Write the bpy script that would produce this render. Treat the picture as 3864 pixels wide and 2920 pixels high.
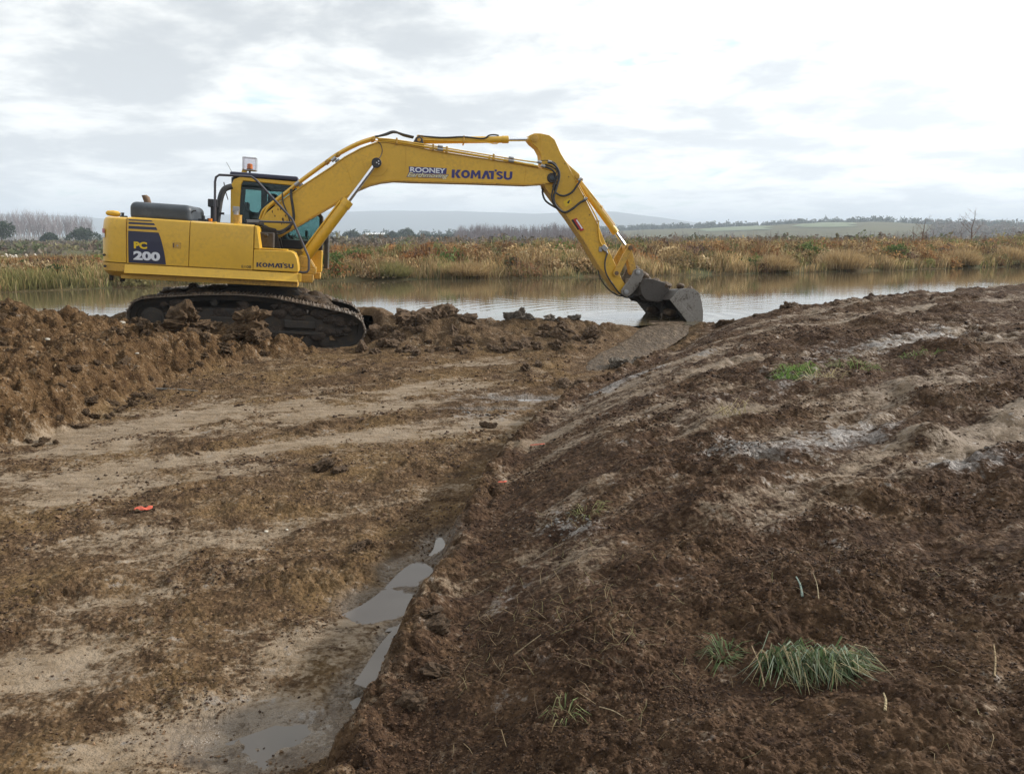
import bpy, bmesh, math, random
import numpy as np
from mathutils import Vector, Matrix, Euler

# ------------------------------------------------------------------ clear
for o in list(bpy.data.objects):
    bpy.data.objects.remove(o, do_unlink=True)
scene = bpy.context.scene
COL = scene.collection
R = math.radians

# ------------------------------------------------------------------ camera (water level is z = 0)
cam_data = bpy.data.cameras.new('camera')
cam_data.sensor_width = 36.0
cam_data.lens = 29.2
cam_data.clip_start = 0.05
cam_data.clip_end = 30000.0
camera = bpy.data.objects.new('camera', cam_data)
COL.objects.link(camera)
camera.location = (0.0, 0.0, 1.75)
camera.rotation_euler = (R(90 - 10.3545), 0.0, 0.0)
scene.camera = camera

# ------------------------------------------------------------------ sky, sun, exposure
SUN_AZ, SUN_EL = R(72), R(27)          # to the right of the view, a little ahead
SUN_DIR = Vector((math.sin(SUN_AZ) * math.cos(SUN_EL), math.cos(SUN_AZ) * math.cos(SUN_EL), math.sin(SUN_EL)))

world = bpy.data.worlds.new('World')
scene.world = world
world.use_nodes = True


class NG:
    """small helper for node trees"""
    def __init__(s, tree):
        s.t = tree; s.t.nodes.clear()

    def n(s, typ, **kw):
        nd = s.t.nodes.new(typ)
        for k, v in kw.items():
            setattr(nd, k, v)
        return nd

    def put(s, sock, v):
        if hasattr(v, 'is_linked') or isinstance(v, bpy.types.NodeSocket):
            s.t.links.new(v, sock)
        else:
            if isinstance(v, (tuple, list)) and sock.type == 'RGBA' and len(v) == 3:
                v = (*v, 1.0)
            sock.default_value = v

    def math(s, op, a, b=0.0, c=None, clamp=False):
        nd = s.n('ShaderNodeMath', operation=op, use_clamp=clamp)
        s.put(nd.inputs[0], a); s.put(nd.inputs[1], b)
        if c is not None: s.put(nd.inputs[2], c)
        return nd.outputs[0]

    def vmath(s, op, a, b=(0, 0, 0), out=0):
        nd = s.n('ShaderNodeVectorMath', operation=op)
        s.put(nd.inputs[0], a)
        if op == 'SCALE': s.put(nd.inputs[3], b)
        else: s.put(nd.inputs[1], b)
        return nd.outputs[out]

    def noise(s, vec, scale, detail=4.0, rough=0.5, dist=0.0, out=0):
        nd = s.n('ShaderNodeTexNoise')
        if vec is not None: s.put(nd.inputs['Vector'], vec)
        nd.inputs['Scale'].default_value = scale
        nd.inputs['Detail'].default_value = detail
        nd.inputs['Roughness'].default_value = rough
        nd.inputs['Distortion'].default_value = dist
        return nd.outputs[out]

    def voronoi(s, vec, scale, feature='F1', out=0):
        nd = s.n('ShaderNodeTexVoronoi', feature=feature)
        s.put(nd.inputs['Vector'], vec)
        nd.inputs['Scale'].default_value = scale
        return nd.outputs[out]

    def ramp(s, fac, lo, hi, a=0.0, b=1.0, smooth=True):
        nd = s.n('ShaderNodeMapRange', interpolation_type='SMOOTHSTEP' if smooth else 'LINEAR')
        s.put(nd.inputs[0], fac)
        for i, v in zip((1, 2, 3, 4), (lo, hi, a, b)): s.put(nd.inputs[i], v)
        return nd.outputs[0]

    def mix(s, fac, a, b, blend='MIX'):
        nd = s.n('ShaderNodeMix', data_type='RGBA', blend_type=blend)
        s.put(nd.inputs[0], fac); s.put(nd.inputs[6], a); s.put(nd.inputs[7], b)
        return nd.outputs[2]

    def mapping(s, vec, scale=(1, 1, 1), rot=(0, 0, 0)):
        nd = s.n('ShaderNodeMapping')
        s.put(nd.inputs[0], vec)
        nd.inputs['Rotation'].default_value = rot
        nd.inputs['Scale'].default_value = scale
        return nd.outputs[0]

    def attr(s, name, out='Color'):
        nd = s.n('ShaderNodeAttribute'); nd.attribute_name = name
        return nd.outputs[out]

    def bump(s, h, strength=0.5, dist=0.02, normal=None):
        nd = s.n('ShaderNodeBump')
        s.put(nd.inputs['Height'], h)
        nd.inputs['Strength'].default_value = strength
        nd.inputs['Distance'].default_value = dist
        if normal is not None: s.put(nd.inputs['Normal'], normal)
        return nd.outputs[0]


g = NG(world.node_tree)
sky = g.n('ShaderNodeTexSky', sky_type='NISHITA', sun_disc=False)
sky.sun_elevation = SUN_EL
sky.sun_rotation = SUN_AZ
sky.air_density = 1.0; sky.dust_density = 1.5; sky.ozone_density = 1.0
dirv = g.n('ShaderNodeTexCoord').outputs['Generated']
sep = g.n('ShaderNodeSeparateXYZ'); g.put(sep.inputs[0], dirv)
zc = g.math('ADD', g.math('MAXIMUM', sep.outputs[2], 0.0), 0.16)
comb = g.n('ShaderNodeCombineXYZ')
g.put(comb.inputs[0], g.math('DIVIDE', sep.outputs[0], zc))
g.put(comb.inputs[1], g.math('DIVIDE', sep.outputs[1], zc))
comb.inputs[2].default_value = 3.7
cp = comb.outputs[0]
big = g.noise(cp, 0.66, 6.0, 0.52, 0.2)
mid = g.noise(cp, 2.1, 7.0, 0.58, 0.25)
fine = g.noise(cp, 5.5, 5.0, 0.6)
shape = g.math('ADD', g.math('MULTIPLY', big, 0.46), g.math('ADD', g.math('MULTIPLY', mid, 0.42), g.math('MULTIPLY', fine, 0.12)))
thick = g.ramp(shape, 0.44, 0.57)                       # grey bellies
cover = g.ramp(g.math('ADD', g.math('MULTIPLY', big, 0.5), g.math('MULTIPLY', mid, 0.5)), 0.37, 0.46)
sdot = g.math('MAXIMUM', g.vmath('DOT_PRODUCT', dirv, tuple(SUN_DIR), out=1), 0.0)
glow = g.math('POWER', sdot, 2.2)
lowz = g.ramp(sep.outputs[2], 0.0, 0.35)                 # milky towards the horizon
ccol = g.mix(thick, (10.6, 10.75, 10.5), (5.6, 5.95, 6.25))
ccol = g.mix(g.math('MULTIPLY', g.math('SUBTRACT', 1.0, lowz), 0.40), ccol, (9.0, 9.4, 9.7))
bright = g.math('ADD', 0.84, g.math('MULTIPLY', glow, 0.66))
ccol = g.vmath('SCALE', ccol, bright)
gap = g.mix(0.6, sky.outputs[0], (7.2, 9.2, 9.2))
full = g.mix(cover, gap, ccol)
bg = g.n('ShaderNodeBackground')
g.put(bg.inputs[0], full)
bg.inputs[1].default_value = 0.10
wo = g.n('ShaderNodeOutputWorld')
g.t.links.new(bg.outputs[0], wo.inputs[0])

sun_data = bpy.data.lights.new('sun', 'SUN')
sun_data.energy = 3.7
sun_data.angle = R(5)
sun_data.color = (1.0, 0.95, 0.88)
sun = bpy.data.objects.new('sun', sun_data)
COL.objects.link(sun)
sun.rotation_euler = SUN_DIR.to_track_quat('Z', 'Y').to_euler()
sun.location = (30, 10, 40)

scene.view_settings.view_transform = 'Standard'
scene.view_settings.look = 'None'
scene.view_settings.gamma = 1.0
scene.view_settings.exposure = 0.47
scene.view_settings.use_curve_mapping = False
scene.render.engine = 'CYCLES'
scene.cycles.use_denoising = True
scene.cycles.max_bounces = 6
scene.cycles.transparent_max_bounces = 12
scene.cycles.volume_bounces = 0

random.seed(7)
rng = np.random.default_rng(7)


# ------------------------------------------------------------------ object helpers
def tag(o, label=None, cat=None, group=None, kind=None):
    if label: o['label'] = label
    if cat: o['category'] = cat
    if group: o['group'] = group
    if kind: o['kind'] = kind
    return o


def empty(name, loc=(0, 0, 0), rz=0.0):
    o = bpy.data.objects.new(name, None)
    o.empty_display_size = 0.2
    COL.objects.link(o); o.location = loc; o.rotation_euler = (0, 0, rz)
    return o


def link(name, me, mat=None, parent=None):
    o = bpy.data.objects.new(name, me)
    COL.objects.link(o)
    if mat is not None and not me.materials: me.materials.append(mat)
    if parent is not None: o.parent = parent
    return o


def np_mesh(name, verts, faces, smooth=False, col=None):
    """verts (N,3), faces (M,k) arrays -> mesh; col optional (N,4) point colours"""
    verts = np.asarray(verts, dtype=np.float32); faces = np.asarray(faces, dtype=np.int32)
    me = bpy.data.meshes.new(name)
    k = faces.shape[1]
    me.vertices.add(len(verts)); me.vertices.foreach_set('co', verts.ravel())
    me.loops.add(faces.size); me.loops.foreach_set('vertex_index', faces.ravel())
    me.polygons.add(len(faces))
    me.polygons.foreach_set('loop_start', np.arange(0, faces.size, k, dtype=np.int32))
    me.polygons.foreach_set('loop_total', np.full(len(faces), k, dtype=np.int32))
    me.polygons.foreach_set('use_smooth', np.full(len(faces), smooth, dtype=bool))
    me.update(calc_edges=True)
    if col is not None:
        at = me.color_attributes.new('Col', 'FLOAT_COLOR', 'POINT')
        at.data.foreach_set('color', np.asarray(col, dtype=np.float32).ravel())
    return me


class MB:
    """collects shapes, builds ONE mesh object"""
    def __init__(s): s.v = []; s.f = []

    def add(s, vs, fs):
        b = len(s.v); s.v += [tuple(p) for p in vs]; s.f += [tuple(i + b for i in f) for f in fs]; return s

    def box(s, c, d, rot=None):
        x, y, z = d[0] / 2, d[1] / 2, d[2] / 2
        vs = [Vector((i * x, j * y, k * z)) for k in (-1, 1) for j in (-1, 1) for i in (-1, 1)]
        if rot is not None: vs = [rot @ p for p in vs]
        return s.add([p + Vector(c) for p in vs], [(0, 2, 3, 1), (4, 5, 7, 6), (0, 1, 5, 4), (2, 6, 7, 3), (0, 4, 6, 2), (1, 3, 7, 5)])

    def slab(s, a, b):
        return s.box([(p + q) / 2 for p, q in zip(a, b)], [abs(q - p) for p, q in zip(a, b)])

    def prism(s, poly, v0, v1, inset=0.0):
        """polygon in (x, z) pulled from y = v0 to y = v1"""
        n = len(poly)
        area = sum(poly[i][0] * poly[(i + 1) % n][1] - poly[(i + 1) % n][0] * poly[i][1] for i in range(n))
        if area < 0: poly = poly[::-1]
        vs = [(p[0], v0, p[1]) for p in poly] + [(p[0], v1, p[1]) for p in poly]
        fs = [tuple(range(n)), tuple(range(2 * n - 1, n - 1, -1))]
        fs += [(i, i + n, (i + 1) % n + n, (i + 1) % n) for i in range(n)]
        return s.add(vs, fs)

    def loft(s, rings, cap=True, closed=True):
        n = len(rings[0]); vs = [p for r in rings for p in r]; fs = []
        for a in range(len(rings) - 1):
            for i in range(n if closed else n - 1):
                j = (i + 1) % n
                fs.append((a * n + i, a * n + j, (a + 1) * n + j, (a + 1) * n + i))
        if cap:
            fs.append(tuple(range(n - 1, -1, -1))); fs.append(tuple(range((len(rings) - 1) * n, len(rings) * n)))
        return s.add(vs, fs)

    def tube(s, pts, r, seg=8, cap=True):
        pts = [Vector(p) for p in pts]
        if not isinstance(r, (list, tuple)): r = [r] * len(pts)
        t0 = (pts[1] - pts[0]).normalized()
        up = Vector((0, 0, 1)) if abs(t0.z) < 0.9 else Vector((1, 0, 0))
        nrm = t0.cross(up).normalized(); rings = []
        for i, p in enumerate(pts):
            a = (pts[min(i + 1, len(pts) - 1)] - pts[max(i - 1, 0)]).normalized()
            nrm = (nrm - a * nrm.dot(a)).normalized(); bn = a.cross(nrm)
            rings.append([p + (nrm * math.cos(2 * math.pi * k / seg) + bn * math.sin(2 * math.pi * k / seg)) * r[i] for k in range(seg)])
        return s.loft(rings, cap)

    def cyl(s, a, b, r, seg=20, r2=None):
        return s.tube([a, b], [r, r if r2 is None else r2], seg)

    def mesh(s, name, smooth=True, angle=35):
        me = bpy.data.meshes.new(name)
        me.from_pydata(s.v, [], s.f)
        bm = bmesh.new(); bm.from_mesh(me)
        bmesh.ops.recalc_face_normals(bm, faces=bm.faces)
        bm.to_mesh(me); bm.free()
        if smooth:
            me.shade_smooth(); me.set_sharp_from_angle(angle=R(angle))
        return me

    def build(s, name, mat, parent=None, bevel=0.0, smooth=True, seg=2, angle=35):
        o = link(name, s.mesh(name, smooth, angle), mat, parent)
        if bevel > 0:
            m = o.modifiers.new('bevel', 'BEVEL'); m.width = bevel; m.segments = seg
            m.limit_method = 'ANGLE'; m.angle_limit = R(40); m.harden_normals = True
        return o


def curve_pts(pts, n=6):
    """Catmull-Rom through pts"""
    P = [Vector(p) for p in pts]; P = [2 * P[0] - P[1]] + P + [2 * P[-1] - P[-2]]; out = []
    for i in range(1, len(P) - 2):
        for k in range(n):
            t = k / n; a, b, c, d = P[i - 1], P[i], P[i + 1], P[i + 2]
            out.append(0.5 * ((2 * b) + (c - a) * t + (2 * a - 5 * b + 4 * c - d) * t * t + (3 * b - a - 3 * c + d) * t ** 3))
    out.append(P[-2]); return out


# ------------------------------------------------------------------ materials
def new_mat(name):
    m = bpy.data.materials.new(name); m.use_nodes = True
    return m, NG(m.node_tree)


def finish(m, g, base, rough=0.6, metal=0.0, normal=None, coat=0.0, spec=0.5, **extra):
    b = g.n('ShaderNodeBsdfPrincipled')
    g.put(b.inputs['Base Color'], base); g.put(b.inputs['Roughness'], rough); g.put(b.inputs['Metallic'], metal)
    g.put(b.inputs['Specular IOR Level'], spec)
    if coat: b.inputs['Coat Weight'].default_value = coat; b.inputs['Coat Roughness'].default_value = 0.25
    if normal is not None: g.put(b.inputs['Normal'], normal)
    for k, v in extra.items(): g.put(b.inputs[k], v)
    o = g.n('ShaderNodeOutputMaterial'); g.t.links.new(b.outputs[0], o.inputs[0])
    return m


def paint(name, col, rough=0.4, metal=0.0, dirt=0.35, dirtcol=(0.12, 0.085, 0.05), coat=0.0, scale=2.0, bump=0.0):
    """painted or bare metal with grime in blotches and speckles"""
    m, g = new_mat(name)
    tc = g.n('ShaderNodeTexCoord').outputs['Object']
    n1 = g.noise(tc, scale, 6, 0.62); n2 = g.noise(tc, scale * 9, 4, 0.6); n3 = g.noise(tc, scale * 28, 2, 0.5)
    var = g.mix(g.ramp(n1, 0.3, 0.7, smooth=False), tuple(c * 0.86 for c in col), tuple(min(1, c * 1.08) for c in col))
    d = g.math('MULTIPLY', g.ramp(g.math('ADD', g.math('MULTIPLY', n1, 0.55), g.math('MULTIPLY', n2, 0.45)), 0.46, 0.66), dirt)
    sp = g.math('MULTIPLY', g.ramp(n3, 0.64, 0.72), dirt * 0.6)
    c = g.mix(g.math('MAXIMUM', d, sp), var, dirtcol)
    rr = g.math('ADD', rough, g.math('MULTIPLY', d, 0.4), clamp=True)
    nm = g.bump(n2, 0.25, bump) if bump else None
    return finish(m, g, c, rr, metal, nm, coat)


M = {}
M['yellow'] = paint('yellow_paint', (0.66, 0.385, 0.028), 0.40, dirt=0.24, coat=0.15)
M['yellow_dirty'] = paint('dirty_yellow_paint', (0.56, 0.32, 0.045), 0.5, dirt=0.6, scale=3.0, dirtcol=(0.10, 0.07, 0.05))
M['yellow_arm'] = paint('worn_yellow_paint', (0.63, 0.365, 0.03), 0.42, dirt=0.3, scale=2.6, dirtcol=(0.17, 0.11, 0.05))
M['black'] = paint('black_paint', (0.018, 0.019, 0.024), 0.45, dirt=0.3)
M['navy'] = paint('navy_decal', (0.022, 0.024, 0.055), 0.4, dirt=0.12)
M['blue'] = paint('blue_decal', (0.03, 0.03, 0.16), 0.4, dirt=0.1)
M['white'] = paint('white_decal', (0.72, 0.74, 0.80), 0.45, dirt=0.15)
M['cream'] = paint('cream_decal', (0.72, 0.66, 0.40), 0.45, dirt=0.1)
M['yellow_decal'] = paint('yellow_decal', (0.75, 0.50, 0.01), 0.4, dirt=0.1)
M['red'] = paint('red_plastic', (0.42, 0.03, 0.03), 0.4, dirt=0.25)
M['rubber'] = paint('black_rubber', (0.022, 0.023, 0.026), 0.55, dirt=0.5, dirtcol=(0.12, 0.11, 0.10), scale=6)
M['hood'] = paint('hood_grey', (0.045, 0.055, 0.068), 0.5, dirt=0.3, dirtcol=(0.13, 0.14, 0.15), scale=4)
M['steel'] = paint('grey_steel', (0.34, 0.34, 0.35), 0.4, 0.6, dirt=0.25, scale=5)
M['chrome'] = paint('chrome_rod', (0.75, 0.77, 0.82), 0.16, 1.0, dirt=0.05)
M['rust'] = paint('brown_rust', (0.16, 0.10, 0.06), 0.75, 0.2, dirt=0.5, scale=6)
M['rail'] = paint('dark_grey_rail', (0.06, 0.06, 0.075), 0.4, 0.2, dirt=0.3, scale=8)
M['bucket'] = paint('worn_bucket_steel', (0.22, 0.20, 0.18), 0.6, 0.05, dirt=0.95, dirtcol=(0.05, 0.036, 0.026), scale=4.5, bump=0.01)
M['bucket_mud'] = paint('mud_coated_steel', (0.055, 0.045, 0.038), 0.6, 0.1, dirt=0.8, dirtcol=(0.03, 0.023, 0.018), scale=4, bump=0.015)
M['undercarriage'] = paint('muddy_undercarriage', (0.026, 0.022, 0.019), 0.75, 0.0, dirt=0.95, dirtcol=(0.085, 0.058, 0.036), scale=4.5, bump=0.035)
M['shoe'] = paint('muddy_track_steel', (0.15, 0.115, 0.085), 0.55, 0.2, dirt=0.95, dirtcol=(0.09, 0.058, 0.034), scale=9, bump=0.012)
M['seat'] = paint('dark_seat_fabric', (0.02, 0.021, 0.024), 0.8, dirt=0.1)
M['cloth'] = paint('dark_work_clothes', (0.03, 0.035, 0.05), 0.85, dirt=0.1)
M['skin'] = paint('skin', (0.42, 0.24, 0.17), 0.55, dirt=0.0)
M['orange'] = paint('orange_plastic_ribbon', (0.55, 0.075, 0.03), 0.45, dirt=0.25, scale=30)
M['amber'] = paint('amber_lens', (0.80, 0.22, 0.01), 0.2, dirt=0.0)
M['roofwhite'] = paint('white_roof_sheet', (0.8, 0.8, 0.8), 0.4, dirt=0.05)
M['post'] = paint('pale_timber', (0.42, 0.38, 0.32), 0.7, dirt=0.2)


def glass(name, tint, gloss=0.12):
    m, g = new_mat(name)
    tr = g.n('ShaderNodeBsdfTransparent'); g.put(tr.inputs[0], tint)
    gl = g.n('ShaderNodeBsdfGlossy'); gl.inputs['Roughness'].default_value = 0.03
    fr = g.n('ShaderNodeFresnel'); fr.inputs[0].default_value = 1.45
    mx = g.n('ShaderNodeMixShader'); g.put(mx.inputs[0], g.math('MULTIPLY', fr.outputs[0], 0.9))
    g.t.links.new(tr.outputs[0], mx.inputs[1]); g.t.links.new(gl.outputs[0], mx.inputs[2])
    o = g.n('ShaderNodeOutputMaterial'); g.t.links.new(mx.outputs[0], o.inputs[0])
    return m


M['glass'] = glass('tinted_cab_glass', (0.58, 0.72, 0.71))
M['acrylic'] = glass('clear_guard', (0.80, 0.78, 0.80))


def leafy(name, trans=0.35, rough=0.7):
    """leaf or blade colour carried by the plant itself"""
    m, g = new_mat(name)
    c = g.attr('Col')
    d = g.n('ShaderNodeBsdfPrincipled'); g.put(d.inputs['Base Color'], c); d.inputs['Roughness'].default_value = rough
    d.inputs['Specular IOR Level'].default_value = 0.25
    t = g.n('ShaderNodeBsdfTranslucent'); g.put(t.inputs[0], c)
    mx = g.n('ShaderNodeMixShader'); mx.inputs[0].default_value = trans
    g.t.links.new(d.outputs[0], mx.inputs[1]); g.t.links.new(t.outputs[0], mx.inputs[2])
    o = g.n('ShaderNodeOutputMaterial'); g.t.links.new(mx.outputs[0], o.inputs[0])
    return m


M['leaf'] = leafy('leaf_and_blade')
M['bark'] = leafy('bark_and_twig', 0.0, 0.9)
M['crumb'] = leafy('loose_soil', 0.0, 0.85)


# ------------------------------------------------------------------ terrain
_ga = np.arange(256) * (2 * np.pi / 256)
_GX, _GY = np.cos(_ga), np.sin(_ga)


def _hash(ix, iy, seed):
    h = ix * np.uint32(374761393) + iy * np.uint32(668265263) + np.uint32((seed * 974634777) & 0xffffffff)
    h = (h ^ (h >> np.uint32(13))) * np.uint32(1274126177)
    return h ^ (h >> np.uint32(16))


def perlin(x, y, seed=0):
    xi = np.floor(x); yi = np.floor(y)
    xf = x - xi; yf = y - yi
    xi = xi.astype(np.int64).astype(np.uint32); yi = yi.astype(np.int64).astype(np.uint32)
    u = xf * xf * xf * (xf * (xf * 6 - 15) + 10); v = yf * yf * yf * (yf * (yf * 6 - 15) + 10)

    def dot(dx, dy):
        h = _hash(xi + np.uint32(dx), yi + np.uint32(dy), seed) & np.uint32(255)
        return _GX[h] * (xf - dx) + _GY[h] * (yf - dy)
    a = dot(0, 0); b = dot(1, 0); c = dot(0, 1); d = dot(1, 1)
    return ((a + u * (b - a)) * (1 - v) + (c + u * (d - c)) * v) * 1.4


def fbm(x, y, f, octaves=4, seed=0, gain=0.5):
    s = 0.0; a = 1.0; t = 0.0
    for i in range(octaves):
        s = s + a * perlin(x * f, y * f, seed + i * 17); t += a; a *= gain; f *= 2.03
    return s / t


def lumps(x, y, f, seed=0):
    """rounded lumps, one per jittered cell, 0..1"""
    x = x * f; y = y * f
    xi = np.floor(x); yi = np.floor(y); best = np.full(x.shape, 9.0)
    ux = xi.astype(np.int64).astype(np.uint32); uy = yi.astype(np.int64).astype(np.uint32)
    for dx in (-1, 0, 1):
        for dy in (-1, 0, 1):
            h = _hash(ux + np.uint32(dx & 0xffffffff), uy + np.uint32(dy & 0xffffffff), seed + 777)
            px = xi + dx + (h & np.uint32(1023)) / 1023.0; py = yi + dy + ((h >> np.uint32(10)) & np.uint32(1023)) / 1023.0
            sz = 0.55 + 0.45 * ((h >> np.uint32(20)) & np.uint32(255)) / 255.0
            best = np.minimum(best, ((x - px) ** 2 + (y - py) ** 2) / (sz * sz))
    return np.sqrt(np.clip(1 - best, 0, 1))


def sstep(a, b, x):
    t = np.clip((x - a) / (b - a), 0, 1); return t * t * (3 - 2 * t)


def smax(a, b, k):
    h = np.clip(0.5 + 0.5 * (a - b) / k, 0, 1); return b + (a - b) * h + k * h * (1 - h)


def poly_dist(x, y, pts):
    """distance to a polyline, signed (positive to its left), with the interpolated third value"""
    best = np.full(x.shape, 1e9); sgn = np.ones(x.shape); zz = np.zeros(x.shape)
    for (ax, ay, az), (bx, by, bz) in zip(pts[:-1], pts[1:]):
        dx, dy = bx - ax, by - ay; L = dx * dx + dy * dy
        t = np.clip(((x - ax) * dx + (y - ay) * dy) / L, 0, 1)
        d = np.hypot(x - ax - t * dx, y - ay - t * dy)
        m = d < best
        best = np.where(m, d, best); zz = np.where(m, az + t * (bz - az), zz)
        sgn = np.where(m, np.where(dx * (y - ay) - dy * (x - ax) >= 0, 1.0, -1.0), sgn)
    return best, sgn, zz


TOE_Y = [-6, 0, 2.6, 3, 3.5, 4, 4.5, 5.3, 5.9, 6.7, 7.5, 8.4, 9.4, 10.3, 11.1, 12.2, 13.7, 16.4, 17.5, 30]
TOE_X = [-1.4, -.92, -.74, -.72, -.63, -.54, -.50, -.44, -.35, -.22, -.02, .22, .58, 1.0, 1.45, 2.0, 2.75, 3.85, 4.4, 11]
NEAR_SHORE = [(-60, -20, .4), (-30, 2, .4), (-14, 14.5, .3), (-10.5, 16.6, .15), (-9, 16.9, .12), (-8.1, 16.3, .1), (-7.5, 17.4, .14), (-5.2, 18.4, .15), (-3.1, 18.9, .1),
              (-2.6, 16.9, .06), (-1, 16.95, .04), (0, 16.35, .02), (.9, 16.15, .0), (1.8, 16.1, -.02), (2.4, 16.2, -.03), (2.9, 16.45, -.05), (3.5, 16.4, -.05),
              (4.0, 16.0, .02), (4.6, 15.6, .15), (6.6, 16.4, .24), (9.2, 18.3, .26), (13, 21.4, .26), (20, 27, .3), (60, 52, .3), (300, 190, .3)]
FAR_SHORE = [(-70, -40, 0), (-40, 2, 0), (-20, 21.6, 0), (-15.9, 25.8, 0), (-13.4, 28.1, 0), (-7.4, 32.7, 0), (-2, 33.9, 0), (1.8, 34.9, 0), (10.5, 38.3, 0), (21.5, 43.5, 0), (29.4, 48.1, 0), (60, 64, 0), (320, 200, 0)]
HEAP = [(-16, 9.5, .50), (-11, 11.0, .56), (-8.6, 11.9, .56), (-7.5, 12.2, .50), (-6.8, 12.7, .36), (-6.5, 13.3, .16), (-6.0, 13.6, -.02), (-5.45, 13.75, .04), (-4.9, 13.8, .02), (-4.4, 13.9, .04), (-4.05, 14.0, -.10), (-3.5, 14.2, -.26)]
HEAP_FRONT = [(-9.0, 4.0, .0), (-7.2, 6.0, .02), (-6.0, 7.7, .06), (-5.62, 9.0, .10), (-5.62, 10.4, .10), (-5.45, 11.6, .06), (-5.1, 12.7, .0), (-4.6, 13.4, -.06)]
EX_O = np.array([-4.931, 16.337, -0.231])
EX_YAW, EX_PITCH = R(12), R(3.7)
PUDDLES = [(-0.72, 4.62, .30, .20), (-0.60, 5.05, .24, .26), (-0.50, 5.5, .14, .26), (-1.05, 3.30, .42, .22), (-.74, 3.6, .12, .30), (-.62, 4.1, .10, .25), (0.15, 10.55, .55, .16), (1.64, 5.24, .10, .06), (1.0, 11.3, .16, .08), (1.5, 12.2, .16, .08), (-.35, 9.9, .5, .12)]
# smeared pale clay on floor and bank: x, y, length, width, direction (deg), strength
SMEAR = [(-3.2, 9.5, 2.6, .75, 33, 1.0), (-1.2, 11.0, 1.5, .45, 30, .9), (-4.4, 8.0, 1.2, .5, 40, .9), (-2.0, 8.2, 1.6, .3, 30, .7), (0.0, 10.5, 1.0, .45, 10, .8), (-.7, 13.0, 1.0, .25, 15, .8), (-.4, 9.0, .8, .35, 20, .8), (-2.4, 10.3, 1.8, .4, 33, .9),
         (-2.4, 3.75, .4, .5, 60, .6), (-1.15, 4.1, .5, .5, 50, .55), (-2.0, 5.6, .7, .3, 35, .6), (-1.7, 3.2, .3, .25, 40, .6), (-3.3, 6.9, 1.2, .35, 30, .7), (-1.0, 3.5, .5, .3, 30, .45), (-1.9, 4.7, .5, .2, 20, .7), (-3.8, 7.2, 1.2, .3, 30, .7),
         (.55, 6.6, .9, .12, 42, .9), (.9, 7.6, 1.2, .14, 40, .8), (.35, 5.0, .4, .12, 45, .7), (.35, 4.0, .25, .15, 60, .6), (.25, 2.6, .2, .14, 60, .7), (.60, 2.45, .22, .08, 30, .5),
         (3.0, 10.6, 1.8, .25, 40, .8), (5.0, 13.2, 2.2, .3, 38, .75), (2.9, 5.25, .8, .16, 32, .95), (2.0, 8.8, 1.2, .15, 42, .7), (1.4, 6.6, .8, .12, 38, .7), (7.0, 14.8, 2.5, .35, 36, .6), (1.5, 8.2, 1.0, .1, 42, .7), (4.4, 11.6, 1.6, .16, 38, .7)]
GREY = [(1.75, 5.5, .6, .42, 25, .8), (2.5, 5.95, .8, .42, 35, .7), (2.8, 5.0, .6, .25, 30, .75), (4.6, 10.2, 1.3, .6, 35, .75), (2.9, 8.2, .7, .35, 35, .55), (.05, 3.6, .22, .8, 10, .45), (.25, 4.7, .25, .6, 20, .5), (5.6, 11.0, 1.0, .5, 30, .6), (0.0, 10.5, 1.2, .5, 10, .6), (1.4, 9.4, .9, .14, 40, .8), (2.3, 10.2, .6, .12, 40, .7), (-1.0, 3.4, .6, .3, 20, .5), (-.5, 9.6, 1.0, .5, 10, .5), (2.2, 7.4, .8, .3, 38, .5), (3.6, 9.2, .8, .3, 35, .55)]
HUMPS = [(1.75, 6.3, .4, .16, .08), (2.3, 6.6, .5, .2, .10), (2.95, 5.6, .22, .2, .12), (2.0, 4.5, .2, .14, .05), (3.6, 7.4, .8, .4, .09), (4.3, 6.4, 1.0, .5, .14), (1.0, 4.3, .2, .14, .05), (5.0, 9.6, .8, .4, .10), (3.0, 7.6, .5, .2, .06), (2.6, 3.4, .4, .4, .08), (-1.75, 15.5, .55, .45, .22), (-1.1, 15.6, .5, .5, .17), (-2.35, 15.2, .4, .5, .10), (.25, 16.05, .5, .2, .10), (1.1, 16.1, .5, .2, .08), (-.85, 14.9, .8, .5, .06), (-0.45, 3.55, .16, .3, .10), (-.55, 4.1, .10, .12, .06), (-.3, 2.95, .25, .3, .06), (1.45, 12.5, .28, .18, .12), (.35, 12.4, .5, .3, .05), (-7.4, 16.6, .5, .3, .12), (-2.75, 17.1, .35, .7, .10), (-2.6, 16.0, .35, .5, .12)]


INFLOW = [(3.2, 17.6, 0.0), (3.1, 16.5, .0), (2.85, 15.9, -.03), (2.55, 15.3, -.11), (2.2, 14.7, -.19), (1.9, 14.1, -.225), (1.5, 13.3, -.245), (1.25, 12.6, -.26)]


def blobs(x, y, lst):
    s = np.zeros(x.shape)
    for cx, cy, a, b, ang, w in lst:
        c, t = math.cos(R(ang)), math.sin(R(ang)); dx, dy = x - cx, y - cy
        s = np.maximum(s, w * np.exp(-(((dx * c + dy * t) / a) ** 2 + ((-dx * t + dy * c) / b) ** 2)))
    return s


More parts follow.
